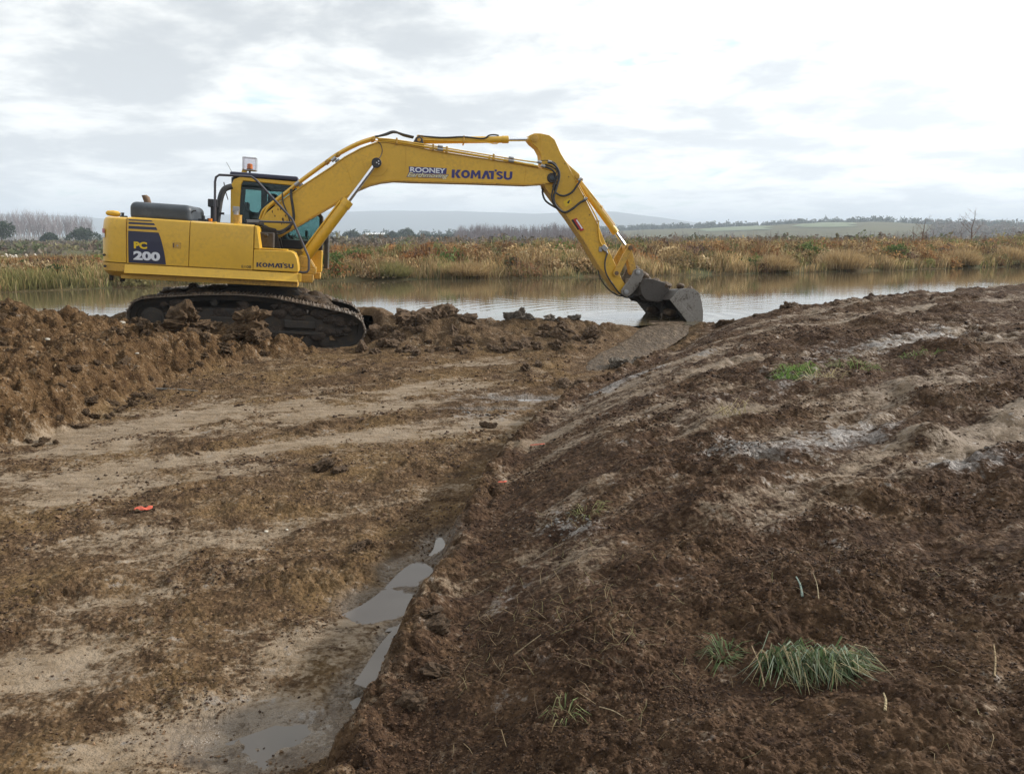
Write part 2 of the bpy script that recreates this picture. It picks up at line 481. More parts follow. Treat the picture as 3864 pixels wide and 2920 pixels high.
def terrain(x, y):
    """height and the soil masks at world positions"""
    x = np.asarray(x, float); y = np.asarray(y, float)
    wob = 0.10 * fbm(x, y, 0.9, 4, 5)
    floor = -0.40 + 0.012 * np.clip(y - 3, -6, 14)
    # right-hand bank
    d = (x - np.interp(y, TOE_Y, TOE_X) + wob) * np.interp(y, [0, 5, 9, 13, 30], [1, .98, .92, .88, .86])
    bank = np.interp(d, [0, .04, .10, .5, .95, 1.25, 2, 4, 8, 14, 60], [0, .08, .15, .33, .51, .56, .61, .67, .71, .75, .8])
    z = floor + bank
    onbank = sstep(-.05, .25, d)
    # spoil heap
    hd, _, hz = poly_dist(x, y, HEAP)
    back = sstep(0, 1.0, (y - 13.2) + 0.35 * (x + 6.5))
    hh = hz + .06 - np.sqrt(hd * hd + .02) * (0.50 + .45 * back) + 0.10 * fbm(x, y, 1.3, 3, 21) + .10
    fd_, _, fz_ = poly_dist(x, y, HEAP_FRONT)
    lft = np.interp(y, [3, 6, 7.7, 9, 10.4, 11.6, 12.7, 13.6], [-9.8, -7.2, -6.0, -5.62, -5.62, -5.45, -5.1, -4.5]) - x
    hf = fz_ + .06 - np.where(lft > 0, -.05, .72) * np.maximum(fd_ - .05, 0) + .12 * fbm(x, y, 1.1, 4, 25)
    hf = np.where(lft > 3.2, -9, hf) ; hf = np.where(y > 14.1, -9, hf)
    hh = smax(hh, hf, .10)
    heapmask = sstep(-.12, .06, hh - z)
    z = smax(hh, z, .08)
    # near shore crest and bund
    sd, ss, sz = poly_dist(x, y, NEAR_SHORE)
    slope = np.interp(x, [-9, -3, -2, 2.2, 3.2, 4.5], [.5, .5, .17, .17, .3, .5])
    cr = sz + .02 - slope * np.maximum(sd - .18, 0) + 0.05 * fbm(x, y, 1.7, 3, 31)
    bundm = sstep(-.05, .05, cr - z) * (y > 8)
    z = np.where(ss < 0, smax(cr, z, .05), z)
    for cx, cy, a, b, h in HUMPS:
        z = z + h * np.exp(-(((x - cx) / a) ** 2 + ((y - cy) / b) ** 2)) * (1 + .5 * perlin(x * 3, y * 3, 3))
    # standing of the machine
    c, s_ = math.cos(EX_YAW), math.sin(EX_YAW); dx, dy = x - EX_O[0], y - EX_O[1]
    mu, mv = dx * c + dy * s_, -dx * s_ + dy * c
    pm = sstep(np.where(mu > 0, 2.35, 2.75), 1.95, np.abs(mu)) * sstep(1.85, 1.45, np.abs(mv))
    z = z * (1 - pm) + (EX_O[2] - mu * math.tan(EX_PITCH) - 0.01) * pm
    # river and far side
    riv = ss > 0
    z = np.where(riv, np.maximum(np.minimum(sz + .02, z + 5) - .62 * np.maximum(sd - .15, 0), -.8), z)
    fd, fs, _ = poly_dist(x, y, FAR_SHORE)
    farland = fs > 0
    prof = np.interp(fd, [0, .3, 1.2, 2.5, 4, 7, 12, 30, 200, 1000], [-.05, .10, .32, .55, .72, .72, .3, -.4, -1.0, -2.0])
    rd = np.interp(fd, [0, 2, 6], [-.05, -.45, -.8])
    z = np.where(farland, np.maximum(prof, -2), np.where(riv, np.maximum(z, rd), z))
    # masks
    ca, sa = math.cos(R(36)), math.sin(R(36)); lx, ly = x * ca + y * sa, -x * sa + y * ca
    streak = fbm(lx * .35, ly * 2.2, 1.0, 5, 41)
    patch = fbm(x, y, .9, 4, 51)
    sm = blobs(x, y, SMEAR)
    clay = np.clip(.62 * sm + .9 * sm * np.clip(.35 + 1.6 * patch + .8 * streak, -.4, 1) + .75 * streak + .55 * patch + .04, 0, 1)
    grey = np.clip(1.1 * blobs(x, y, GREY) + .5 * fbm(x, y, 1.6, 4, 61) - .1, 0, 1)
    fg = sstep(4.6, 3.0, y) * onbank * sstep(-.2, .6, d)
    bstr = fbm(lx * .22, ly * 1.5, 1.1, 5, 161)
    clay = clay * (1 - .30 * onbank) + onbank * np.clip(2.1 * bstr - .02, 0, .72)
    clay = clay * (1 - .8 * heapmask) * (1 - .75 * bundm) * (1 - .88 * fg)
    grey = grey * (1 - heapmask) * (1 - .8 * fg)
    wet = np.zeros(x.shape)
    for px, py, a, b in PUDDLES:
        e = np.exp(-(((x - px) / a) ** 2 + ((y - py) / b) ** 2)); wet = np.maximum(wet, e)
    # relief
    face = onbank * sstep(1.6, .7, d) * sstep(2.6, 4.2, y)
    crumb = np.clip(1.0 - .5 * face - 1.25 * clay - .6 * grey - .8 * wet, 0.10, 1)
    big = np.clip(heapmask + .9 * bundm * (y > 11), 0, 1)
    far = np.clip((np.hypot(x, y) - 22) / 10, 0, 1)
    lump_c = np.clip(.55 + 1.6 * fbm(x, y, 1.7, 3, 191), .1, 1.3)
    det = (.030 * lumps(x, y, 13, 1) + .018 * lumps(x + 7, y, 30, 2) + .010 * lumps(x, y + 4, 62, 3) * (np.hypot(x, y) < 7)) * crumb * lump_c + .028 * fbm(x, y, 5, 4, 71) * (.35 + crumb) \
        + .012 * fbm(lx * .5, ly * 4.5, 2.5, 3, 81) * (.3 + onbank) + .007 * fbm(x, y, 45, 2, 91) * (crumb + .15)
    det = det + big * (.13 * lumps(x, y, 3.0, 4) + .09 * lumps(x + 3, y + 1, 6.5, 5) + .10 * fbm(x, y, 2.2, 4, 101) - .125) * (1 - .55 * bundm)
    det = det + heapmask * (.16 * np.abs(fbm(x, y, 1.9, 4, 151)) * -1 + .05 + .06 * lumps(x + 5, y + 2, 13, 15) + .09 * lumps(x + 1, y + 6, 5.2, 19) * np.clip(fbm(x, y, 1.3, 3, 23) * 2.5 + .5, 0, 1) - .04)
    det = det + onbank * (1 - heapmask) * (.055 * fbm(x, y, 2.2, 4, 111) * sstep(.5, 1.5, d) + .04 * grey * lumps(x, y, 6, 9))
    edge = np.exp(-((d - .10) / .16) ** 2) * (y > .5) * (y < 12.5) * (1 - heapmask)
    det = det + edge * (.05 * lumps(x, y, 3.1, 14) + .09 * lumps(x, y, 6, 12) + .05 * lumps(x, y, 13, 13))
    ridge = 1 - np.abs(fbm(lx * .30, ly * 2.6, 1.4, 3, 171)) * 2.2
    churn = np.clip(.5 + 2.2 * fbm(x, y, .55, 3, 181), 0, 1)
    det = det + onbank * (1 - heapmask) * (1 - .6 * fg) * (.035 * ridge + sstep(.7, 2.0, d) * (.07 * churn * lumps(x + 2, y, 4.2, 17) + .035 * churn * lumps(x, y + 3, 9, 18)))
    # bed of the inflow
    pd, _, pz = poly_dist(x, y, INFLOW)
    pk = sstep(.75, .35, pd) * (y > 12.2)
    z = z * (1 - pk) + np.minimum(z, pz - .05) * pk; det = det * (1 - .85 * pk)
    lv = np.exp(-((pd - .80) / .22) ** 2) * (y > 12.4) * (y < 16.3)
    z = z + lv * np.maximum(pz + .02 + .05 * perlin(x * 4, y * 4, 6) - z, 0)
    det = det * (1 - .45 * wet)
    det = det * (1 - far) * np.where(riv, .3, 1) * (1 - .8 * pm)
    wob2 = .065 * wet * (1 - .7 * fbm(x, y, 6, 3, 8))
    z = z + det - wob2
    return z, dict(clay=clay, grey=grey, wet=wet, heap=heapmask, bank=onbank, fg=fg, far=farland * 1.0, fd=fd, riv=riv * 1.0, bund=bundm)


def H(x, y):
    return float(terrain(np.array([x]), np.array([y]))[0][0])


def far_ground(x, y):
    """plain terrain beyond the working area: river bed, far bank, fields, the back of the near bank"""
    sd, ss, sz = poly_dist(x, y, NEAR_SHORE); fd, fs, _ = poly_dist(x, y, FAR_SHORE)
    land = np.clip(sz + .1, .1, .5); bed = np.maximum(sz + .02 - .62 * np.maximum(sd - .15, 0), -.8)
    z = np.where(ss > 0, np.maximum(bed, np.interp(fd, [0, 2, 6], [-.05, -.45, -.8])), land)
    prof = np.interp(fd, [0, .3, 1.2, 2.5, 4, 7, 12, 30, 200, 1000], [-.05, .10, .32, .55, .72, .72, .3, -.4, -1.0, -2.0])
    return np.where(fs > 0, prof, z), (fs > 0) * 1.0, (ss > 0) * 1.0


def far_hills(x, y, z):
    """rolling country and mountains far behind"""
    rr = np.hypot(x, y); az = np.degrees(np.arctan2(x, y))
    hill = np.interp(az, [-40, -8, 4, 9, 14, 19, 23, 26, 32, 40], [0, 0, 6, 11, 14, 18, 19, 16, 13, 10])
    hill = hill * sstep(650, 1150, rr) * (1 + .22 * fbm(x, y, .004, 4, 141))
    return z + hill


# camera-facing fan of ground: fine where the picture is close, coarse to the horizon
az_f = np.linspace(-38, 38, 860)
az = np.radians(np.concatenate([np.linspace(-180, -42, 24)[:-1], np.linspace(-42, -38, 8)[:-1], az_f, np.linspace(38, 42, 8)[1:], np.linspace(42, 180, 24)[1:]]))
rad = [0.25]
while rad[-1] < 26:
    r_ = rad[-1]
    rad.append(r_ + (0.12 if r_ < 1.8 else min(r_ * r_ / (2.0 * 830) * 1.15, 0.034 if r_ < 19 else .12)))
while rad[-1] < 7500: rad.append(rad[-1] * 1.045)
rad = np.array(rad)
AZ, RR = np.meshgrid(az, rad)
gx = (RR * np.sin(AZ)).ravel(); gy = (RR * np.cos(AZ)).ravel()
gz = np.zeros(gx.shape); gm = {}
nearm = np.hypot(gx, gy) < 27
tz, tm_ = terrain(gx[nearm], gy[nearm]); gz[nearm] = tz
for k in tm_:
    gm[k] = np.zeros(gx.shape); gm[k][nearm] = tm_[k]
fz, fl_, fr_ = far_ground(gx[~nearm], gy[~nearm]); gz[~nearm] = fz; gm['far'][~nearm] = fl_; gm['riv'][~nearm] = fr_
gz = far_hills(gx, gy, gz)
nr, nc = len(rad), len(az)
idx = np.arange(nr * nc).reshape(nr, nc)
quads = np.stack([idx[:-1, :-1], idx[:-1, 1:], idx[1:, 1:], idx[1:, :-1]], -1).reshape(-1, 4)[:, ::-1]
cols = np.stack([gm['clay'], np.clip(gm['wet'], 0, 1), gm['grey'], gm['far']], 1)
me = np_mesh('ground', np.stack([gx, gy, gz], 1), quads, True, cols)
at = me.attributes.new('zone', 'FLOAT_VECTOR', 'POINT')
at.data.foreach_set('vector', np.stack([gm['heap'], gm['bund'], gm['bank']], 1).astype(np.float32).ravel())

m, g = new_mat('churned_soil')
tc = g.n('ShaderNodeNewGeometry').outputs['Position']
mk = g.n('ShaderNodeSeparateColor'); g.put(mk.inputs[0], g.attr('Col'))
clay, wet, grey = mk.outputs[0], mk.outputs[1], mk.outputs[2]
farm = g.attr('Col', 'Alpha')
zn = g.n('ShaderNodeSeparateXYZ'); g.put(zn.inputs[0], g.attr('zone', 'Vector'))
heap, bund, bankm = zn.outputs
n_lo = g.noise(tc, 1.1, 6, 0.62); n_md = g.noise(tc, 5.5, 6, 0.66); n_hi = g.noise(tc, 30, 5, 0.65); n_vh = g.noise(tc, 110, 2, 0.5)
stv = g.mapping(tc, (2.2, 6, 4), (0, 0, R(-36)))
strk = g.noise(stv, 1.7, 6, 0.68, 0.6)
blot = g.noise(tc, 2.6, 6, 0.7, 0.8)
vor = g.math('ADD', g.math('MULTIPLY', g.voronoi(tc, 38), 0.6), g.math('MULTIPLY', g.voronoi(g.vmath('ADD', tc, (3.1, 1.7, 0.4)), 15), 0.7))
soil = g.mix(g.ramp(n_md, 0.32, 0.68), (0.047, 0.028, 0.016), (0.140, 0.087, 0.046))
soil = g.mix(g.math('MULTIPLY', g.ramp(n_lo, 0.42, 0.66), 0.5), soil, (0.185, 0.118, 0.052))
soil = g.mix(g.math('MULTIPLY', g.ramp(blot, 0.50, 0.66), 0.65), soil, (0.052, 0.030, 0.017))
soil = g.mix(g.math('MULTIPLY', g.ramp(n_hi, 0.53, 0.72), 0.55), soil, (0.27, 0.175, 0.095))
soil = g.mix(g.math('MULTIPLY', g.ramp(n_hi, 0.45, 0.32), 0.5), soil, (0.034, 0.020, 0.011))
hsoil = g.mix(g.ramp(n_md, 0.3, 0.68), (0.042, 0.023, 0.011), (0.132, 0.078, 0.037))
hsoil = g.mix(g.math('MULTIPLY', g.ramp(n_hi, 0.55, 0.72), 0.5), hsoil, (0.23, 0.155, 0.085))
hsoil = g.mix(g.math('MULTIPLY', g.ramp(n_hi, 0.44, 0.30), 0.5), hsoil, (0.032, 0.016, 0.008))
soil = g.mix(heap, soil, hsoil)
soil = g.mix(g.math('MULTIPLY', bund, 0.5), soil, g.mix(n_md, (0.055, 0.036, 0.024), (0.16, 0.105, 0.06)))
dk = g.ramp(g.noise(tc, 1.9, 6, 0.68, 0.7), 0.44, 0.60)
soil = g.mix(g.math('MULTIPLY', g.math('MULTIPLY', bankm, dk), 0.55), soil, (0.034, 0.019, 0.013))
soil = g.mix(g.math('MULTIPLY', bankm, 0.72), soil, g.mix(g.ramp(g.math('ADD', g.math('MULTIPLY', n_hi, .6), g.math('MULTIPLY', n_md, .4)), .36, .64), (0.019, 0.0108, 0.0082), (0.086, 0.049, 0.030)))
claycol = g.mix(g.ramp(strk, 0.34, 0.66), (0.145, 0.102, 0.062), (0.275, 0.212, 0.148))
claycol = g.mix(g.math('MULTIPLY', g.ramp(blot, 0.4, 0.65), 0.5), claycol, (0.205, 0.140, 0.078))
cf = g.math('ADD', g.math('MULTIPLY', g.math('SUBTRACT', strk, 0.5), 1.3), g.math('ADD', g.math('MULTIPLY', g.math('SUBTRACT', n_md, 0.5), 1.9), g.math('MULTIPLY', g.math('SUBTRACT', n_hi, 0.5), 2.3)))
cl = g.ramp(g.math('ADD', clay, cf), 0.16, 0.86)
base = g.mix(g.math('MULTIPLY', cl, g.math('SUBTRACT', 0.88, g.math('MULTIPLY', bankm, 0.28))), soil, claycol)
greycol = g.mix(g.ramp(n_md, 0.3, 0.7), (0.060, 0.050, 0.045), (0.185, 0.168, 0.158))
gr = g.ramp(g.math('ADD', grey, g.math('ADD', g.math('MULTIPLY', g.math('SUBTRACT', n_md, 0.5), 3.0), g.math('MULTIPLY', g.math('SUBTRACT', n_hi, 0.5), 1.8))), 0.35, 0.95)
base = g.mix(g.math('MULTIPLY', gr, 0.68), base, greycol)
base = g.mix(g.math('MULTIPLY', g.ramp(wet, 0.06, 0.5), 0.55), base, (0.10, 0.070, 0.045))
farcol = g.mix(g.ramp(g.noise(tc, 0.02, 4, 0.6), 0.4, 0.6), (0.060, 0.068, 0.034), (0.10, 0.10, 0.05))
farcol = g.mix(g.ramp(g.noise(tc, 0.6, 4, 0.6), 0.35, 0.65), farcol, (0.10, 0.085, 0.04))
base = g.mix(farm, base, farcol)
rough = g.math('SUBTRACT', 0.90, g.math('ADD', g.math('MULTIPLY', g.ramp(wet, 0.08, 0.5), 0.45), g.math('ADD', g.math('MULTIPLY', gr, 0.26), g.math('MULTIPLY', cl, 0.26))), clamp=True)
amp = g.math('SUBTRACT', 1.0, g.math('MULTIPLY', cl, 0.65))
hgt = g.math('ADD', g.math('MULTIPLY', g.math('SUBTRACT', 0.6, vor), g.math('MULTIPLY', amp, 1.3)), g.math('ADD', g.math('MULTIPLY', n_hi, amp), g.math('ADD', g.math('MULTIPLY', n_vh, 0.35), g.math('MULTIPLY', strk, 0.5))))
nm = g.bump(hgt, 1.0, 0.024)
spc = g.math('ADD', g.math('ADD', 0.08, g.math('MULTIPLY', cl, 0.16)), g.math('ADD', g.math('MULTIPLY', gr, 0.22), g.math('MULTIPLY', g.ramp(wet, 0.08, 0.5), 0.4)))
finish(m, g, base, rough, 0.0, nm, spec=spc)
ground = link('ground', me, m)
tag(ground, kind='structure')


# ------------------------------------------------------------------ water
def water_mat(name, body, ripple, bucket_rings=False, rough=0.035):
    m, g = new_mat(name)
    tc = g.n('ShaderNodeNewGeometry').outputs['Position']
    a = g.noise(g.mapping(tc, (0.5, 1.6, 1)), 1.6, 3, 0.5)
    b = g.noise(g.mapping(tc, (1.0, 2.2, 1)), 7.0, 2, 0.5)
    calm = g.ramp(g.noise(tc, 0.11, 3, 0.5), 0.35, 0.65, 0.25, 1.0)
    h = g.math('MULTIPLY', g.math('ADD', g.math('MULTIPLY', a, 1.0), g.math('MULTIPLY', b, 0.28)), calm)
    if bucket_rings:
        dv = g.vmath('DISTANCE', tc, (3.1, 18.2, 0.0), out=1)
        ph = g.math('ADD', g.math('MULTIPLY', dv, 13.0), g.math('MULTIPLY', g.noise(tc, 0.9, 3, 0.5), 5.0))
        fall = g.math('MULTIPLY', g.ramp(dv, 8.5, 2.2), g.ramp(dv, 0.6, 1.4))
        h = g.math('ADD', h, g.math('MULTIPLY', g.math('MULTIPLY', g.math('SINE', ph), 0.34), fall))
        # murk and chop right at the breach
        chop = g.math('MULTIPLY', g.noise(tc, 5.0, 4, 0.6), g.ramp(g.vmath('DISTANCE', tc, (3.0, 16.3, 0.0), out=1), 2.2, 0.4))
        h = g.math('ADD', h, g.math('MULTIPLY', chop, 2.0))
    nm = g.bump(h, ripple, 0.05)
    return finish(m, g, body, rough, 0.0, nm, spec=0.5, IOR=1.333)


M['river'] = water_mat('river_water', (0.085, 0.068, 0.040), 0.075, True)
M['puddle'] = water_mat('puddle_water', (0.125, 0.105, 0.09), 0.03, rough=0.02)

near = [(p[0], p[1]) for p in NEAR_SHORE]; farp = [(p[0], p[1]) for p in FAR_SHORE]


def offset_line(pts, dist):
    out = []
    for i, p in enumerate(pts):
        a = Vector(pts[max(i - 1, 0)]); b = Vector(pts[min(i + 1, len(pts) - 1)])
        t = (b - a).normalized(); out.append((p[0] - t.y * dist, p[1] + t.x * dist))
    return out


ny = sorted(set([p[0] for p in near[2:-1]]))
fl = offset_line(farp, 0.9)
nl = near[2:]
bm = bmesh.new()
ring = [bm.verts.new((p[0], p[1], 0.0)) for p in nl] + [bm.verts.new((p[0], p[1], 0.0)) for p in reversed(fl[2:])]
bm.faces.new(ring); bmesh.ops.triangulate(bm, faces=bm.faces)
me = bpy.data.meshes.new('river_water'); bm.to_mesh(me); bm.free()
if me.polygons[0].normal.z < 0: me.flip_normals()
tag(link('river_water', me, M['river']), kind='structure')



def puddle_sheet(outline, name='puddle', pct=45, drop=.0):
    """flat water in a hollow: its shore is where the mud comes through"""
    o2 = curve_pts([(p[0], p[1], 0) for p in outline + outline[:1]], 5)[:-1]
    o2 = [(p.x, p.y) for p in o2]; cx, cy = np.mean([p[0] for p in o2]), np.mean([p[1] for p in o2]); o2 = [(cx + (p[0] - cx) * 1.35, cy + (p[1] - cy) * 1.3) for p in o2]; cx, cy = np.mean([p[0] for p in o2]), np.mean([p[1] for p in o2])
    fx = np.array([cx + (p[0] - cx) * f for p in o2 for f in (.15, .4, .65, .85)]); fy = np.array([cy + (p[1] - cy) * f for p in o2 for f in (.15, .4, .65, .85)])
    lvl = float(np.percentile(terrain(fx, fy)[0], pct)) - drop
    bm = bmesh.new(); bm.faces.new([bm.verts.new((p[0], p[1], lvl)) for p in o2]); bmesh.ops.triangulate(bm, faces=bm.faces)
    me = bpy.data.meshes.new(name); bm.to_mesh(me); bm.free()
    if me.polygons[0].normal.z < 0: me.flip_normals()
    tag(link(name, me, M['puddle']), kind='structure')


puddle_sheet([(-1.02, 4.42), (-.85, 4.62), (-.76, 4.8), (-.68, 5.1), (-.57, 5.3), (-.55, 5.62), (-.42, 5.85), (-.36, 5.6), (-.42, 5.3), (-.48, 5.0), (-.42, 4.7), (-.48, 4.5), (-.66, 4.42), (-.84, 4.4)], pct=60)
puddle_sheet([(-1.55, 3.0), (-1.25, 3.25), (-1.0, 3.45), (-.82, 3.65), (-.62, 3.6), (-.66, 3.3), (-.8, 3.05), (-1.1, 2.95)], pct=24)
puddle_sheet([(-.72, 3.75), (-.66, 4.1), (-.58, 4.3), (-.52, 4.2), (-.55, 3.9), (-.6, 3.7)], pct=36)
for ip, (px, py, a, b) in enumerate(PUDDLES[6:]):
    tt = np.linspace(0, 2 * math.pi, 17)[:-1]; q = 1.2 * (1 + .5 * fbm(np.cos(tt) * 1.3 + ip * 7, np.sin(tt) * 1.3, 1.0, 4, 77))
    puddle_sheet([(px + a * f * math.cos(t), py + b * f * math.sin(t)) for f, t in zip(q, tt)], pct=35)

# brown water running in through the breach, down to the dug floor
m, g = new_mat('muddy_inflow')
tc = g.n('ShaderNodeNewGeometry').outputs['Position']
n1 = g.noise(g.mapping(tc, (3, 1.2, 3), (0, 0, R(25))), 3.0, 5, 0.6); n2 = g.noise(tc, 14, 4, 0.6)
foam = g.ramp(g.math('ADD', g.math('MULTIPLY', n1, .7), g.math('MULTIPLY', n2, .3)), 0.46, 0.70)
bc = g.mix(foam, (0.095, 0.066, 0.042), (0.22, 0.165, 0.115))
finish(m, g, bc, g.math('ADD', .42, g.math('MULTIPLY', foam, .4)), 0, g.bump(g.math('ADD', n1, n2), 1.0, .12), IOR=1.333, spec=.18)
path = [(3.2, 17.2, 0.004, .9), (3.1, 16.5, .004, .75), (2.85, 15.9, -.03, .66), (2.55, 15.3, -.11, .62), (2.2, 14.7, -.19, .60), (1.9, 14.1, -.225, .60), (1.5, 13.3, -.255, .42), (1.2, 12.5, -.32, .2), (1.0, 12.0, -.40, .05)]
vs, fs = [], []
cp_ = curve_pts([(p[0], p[1], p[2]) for p in path], 10); wd = .8 * np.interp(np.linspace(0, len(path) - 1, len(cp_)), range(len(path)), [p[3] for p in path])
NW = 24
for i, p in enumerate(cp_):
    t = (cp_[min(i + 1, len(cp_) - 1)] - cp_[max(i - 1, 0)]); t.z = 0; t.normalize(); s = Vector((t.y, -t.x, 0))
    for k in range(NW + 1):
        q = p + s * (wd[i] * (k / NW * 2 - 1)); rip = 0.012 * float(perlin(np.array([q.x * 7.]), np.array([q.y * 5.]), 3)[0]) * min(1, i / 12)
        vs.append((q.x, q.y, q.z + rip - .07 * abs(k / NW * 2 - 1) ** 4))
for i in range(len(cp_) - 1):
    for k in range(NW):
        b = i * (NW + 1) + k; fs.append((b, b + 1, b + NW + 2, b + NW + 1))
me = np_mesh('muddy_stream', vs, fs, True)
tag(link('muddy_stream', me, m), kind='structure')

# ------------------------------------------------------------------ distant country
m, g = new_mat('mountain_slopes')
tc = g.n('ShaderNodeNewGeometry').outputs['Position']
finish(m, g, g.mix(g.noise(tc, 0.004, 6, 0.6), (0.035, 0.045, 0.04), (0.06, 0.068, 0.06)), 0.9)
azs = np.radians(np.linspace(-55, 55, 320)); dd = np.linspace(0, 1, 26)
AA, DD = np.meshgrid(azs, dd)
deg = np.degrees(AA)
ridge = np.interp(deg, [-55, -42, -32, -30, -28, -26, -24, -22, -18, -14, -11, -8, -5, -3, -1, 1, 3, 5, 7, 9, 12, 16, 22, 55],
                  [150, 140, 135, 118, 122, 108, 104, 118, 135, 150, 158, 162, 160, 158, 154, 146, 150, 160, 156, 130, 95, 60, 40, 30])
ridge = ridge * (1 + .05 * fbm(deg, deg * 0 + .5, .35, 4, 201)) - 12
rr_ = 3300 + 1300 * DD
hh = ridge * sstep(0, 1, DD) * (1 + .10 * fbm(deg * .6, DD * 4, 1.0, 4, 203) * (1 - DD)) * (rr_ / 4600)
hh = hh * .90 - 4
mv_ = np.stack([rr_ * np.sin(AA), rr_ * np.cos(AA), hh], -1).reshape(-1, 3)
ii = np.arange(26 * 320).reshape(26, 320)
qq = np.stack([ii[:-1, :-1], ii[:-1, 1:], ii[1:, 1:], ii[1:, :-1]], -1).reshape(-1, 4)[:, ::-1]
tag(link('mountains', np_mesh('mountains', mv_, qq, True), m), kind='structure')


def gz_at(x, y):
    z = far_ground(np.array([x]), np.array([y]))[0]
    return float(far_hills(np.array([x]), np.array([y]), z)[0])


def pol(az_deg, r):
    return r * math.sin(R(az_deg)), r * math.cos(R(az_deg))


def px_az(px):
    """compass bearing of a column of the picture, to plan where along the horizon things stand"""
    return math.degrees(math.atan((px - 1106) / 1794 / math.cos(R(10.35))))


class Cards:
    """many small coloured faces in one mesh"""
    def __init__(s): s.v = []; s.f = []; s.c = []; s.n = 0

    def quads(s, P, A, B, col):
        """quads centred at P spanned by A and B, colours col (N,3)"""
        N = len(P)
        v = np.stack([P - A - B, P + A - B, P + A + B, P - A + B], 1).reshape(-1, 3)
        s.v.append(v); s.f.append(np.arange(s.n, s.n + 4 * N).reshape(N, 4)); s.n += 4 * N
        s.c.append(np.repeat(np.concatenate([col, np.ones((N, 1))], 1), 4, 0))

    def blades(s, base, tip, mid, wid, col, tipcol=None):
        """two-segment blades; wid is a side vector"""
        N = len(base)
        v = np.stack([base - wid, base + wid, mid + wid * .75, mid - wid * .75, tip + wid * .12, tip - wid * .12], 1).reshape(-1, 3)
        k = s.n + 6 * np.arange(N)[:, None]
        s.v.append(v); s.f.append(np.concatenate([k + np.array([[0, 1, 2, 3]]), k + np.array([[3, 2, 4, 5]])], 0)); s.n += 6 * N
        if tipcol is None: tipcol = col
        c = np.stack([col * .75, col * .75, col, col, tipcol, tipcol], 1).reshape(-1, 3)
        s.c.append(np.concatenate([c, np.ones((len(c), 1))], 1))

    def mesh(s, name):
        return np_mesh(name, np.concatenate(s.v), np.concatenate(s.f), False, np.concatenate(s.c))


def rand_dirs(n):
    v = rng.normal(size=(n, 3)); return v / np.linalg.norm(v, axis=1, keepdims=True)


def pick(cols, n, jit=.18):
    c = np.array(cols)[rng.integers(0, len(cols), n)]
    return np.clip(c * (1 + rng.normal(0, jit, (n, 1))), .005, 1)


# --- far bank: point at distance t behind the far water line, s along it
fs_x = np.array([p[0] for p in FAR_SHORE]); fs_y = np.array([p[1] for p in FAR_SHORE])
FS_LEN = np.concatenate([[0], np.cumsum(np.hypot(np.diff(fs_x), np.diff(fs_y)))])
S0 = float(np.interp(-24, fs_x, FS_LEN)); S1 = float(np.interp(50, fs_x, FS_LEN))


def shore_pt(s, t):
    x = np.interp(s, FS_LEN, fs_x); y = np.interp(s, FS_LEN, fs_y)
    x2 = np.interp(s + .5, FS_LEN, fs_x); y2 = np.interp(s + .5, FS_LEN, fs_y)
    dx, dy = x2 - x, y2 - y; L = np.hypot(dx, dy)
    return x - dy / L * t, y + dx / L * t


STRAW = [(0.42, 0.295, 0.145), (0.36, 0.25, 0.12), (0.31, 0.225, 0.115), (0.50, 0.38, 0.22), (0.27, 0.18, 0.09)]
RUSSET = [(0.24, 0.115, 0.045), (0.29, 0.15, 0.06), (0.17, 0.095, 0.05), (0.35, 0.21, 0.09), (0.14, 0.085, 0.06)]
GREEN = [(0.08, 0.13, 0.03), (0.11, 0.16, 0.045), (0.06, 0.10, 0.03), (0.15, 0.17, 0.05)]
OLIVE = [(0.21, 0.20, 0.075), (0.17, 0.16, 0.07), (0.26, 0.23, 0.10)]

# reeds and dry grass along the water
N = 60000
s_ = rng.uniform(S0, S1, N); t_ = np.abs(rng.normal(0, 1.0, N)) * 1.35 + .02
clump = fbm(s_, t_ * 1.4, .33, 3, 301)
tall = np.clip(.40 + .75 * clump + .15 * sstep(.0, 1.5, t_), .14, 1.05) * (0.75 + .25 * sstep(-8, 6, np.interp(s_, FS_LEN, fs_x)))
keep = rng.uniform(size=N) < np.clip(.40 + 2.0 * clump, .05, 1); s_, t_, clump, tall = s_[keep], t_[keep], clump[keep], tall[keep]; N = len(s_)
x_, y_ = shore_pt(s_, t_)
z_ = np.interp(t_, [0, .3, 1.2, 2.5, 4, 7], [-.04, .09, .30, .52, .70, .70])
hgt_ = tall * rng.uniform(.55, 1.1, N)
lean = rng.normal(0, .22, (N, 2)) * hgt_[:, None]; lean[:, 1] -= .12 * hgt_
base = np.stack([x_, y_, z_], 1)
tip = base + np.stack([lean[:, 0], lean[:, 1], hgt_], 1); mid_ = base + np.stack([lean[:, 0] * .3, lean[:, 1] * .3, hgt_ * .58], 1)
ang = rng.uniform(-.9, .9, N); wid = np.stack([np.cos(ang), np.sin(ang), 0 * ang], 1) * rng.uniform(.008, .02, N)[:, None]
col = pick(STRAW, N)
left = sstep(-3, -12, x_)
gcol = pick(OLIVE, N)
gm_ = (rng.uniform(size=N) < np.clip(.15 + .5 * left * (t_ < 2.2) + .35 * (fbm(s_, t_, .2, 2, 307) > .12), 0, .9))
col = np.where(gm_[:, None], gcol, col) * np.clip(1.0 + 1.1 * fbm(s_, t_ * 2.0, .8, 3, 309), .5, 1.45)[:, None]
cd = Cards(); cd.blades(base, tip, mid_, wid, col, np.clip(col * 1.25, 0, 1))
tag(link('reed_fringe', cd.mesh('reed_fringe'), M['leaf']), 'straw coloured reeds and dry grass fringing the far water line', 'reeds', kind='stuff')

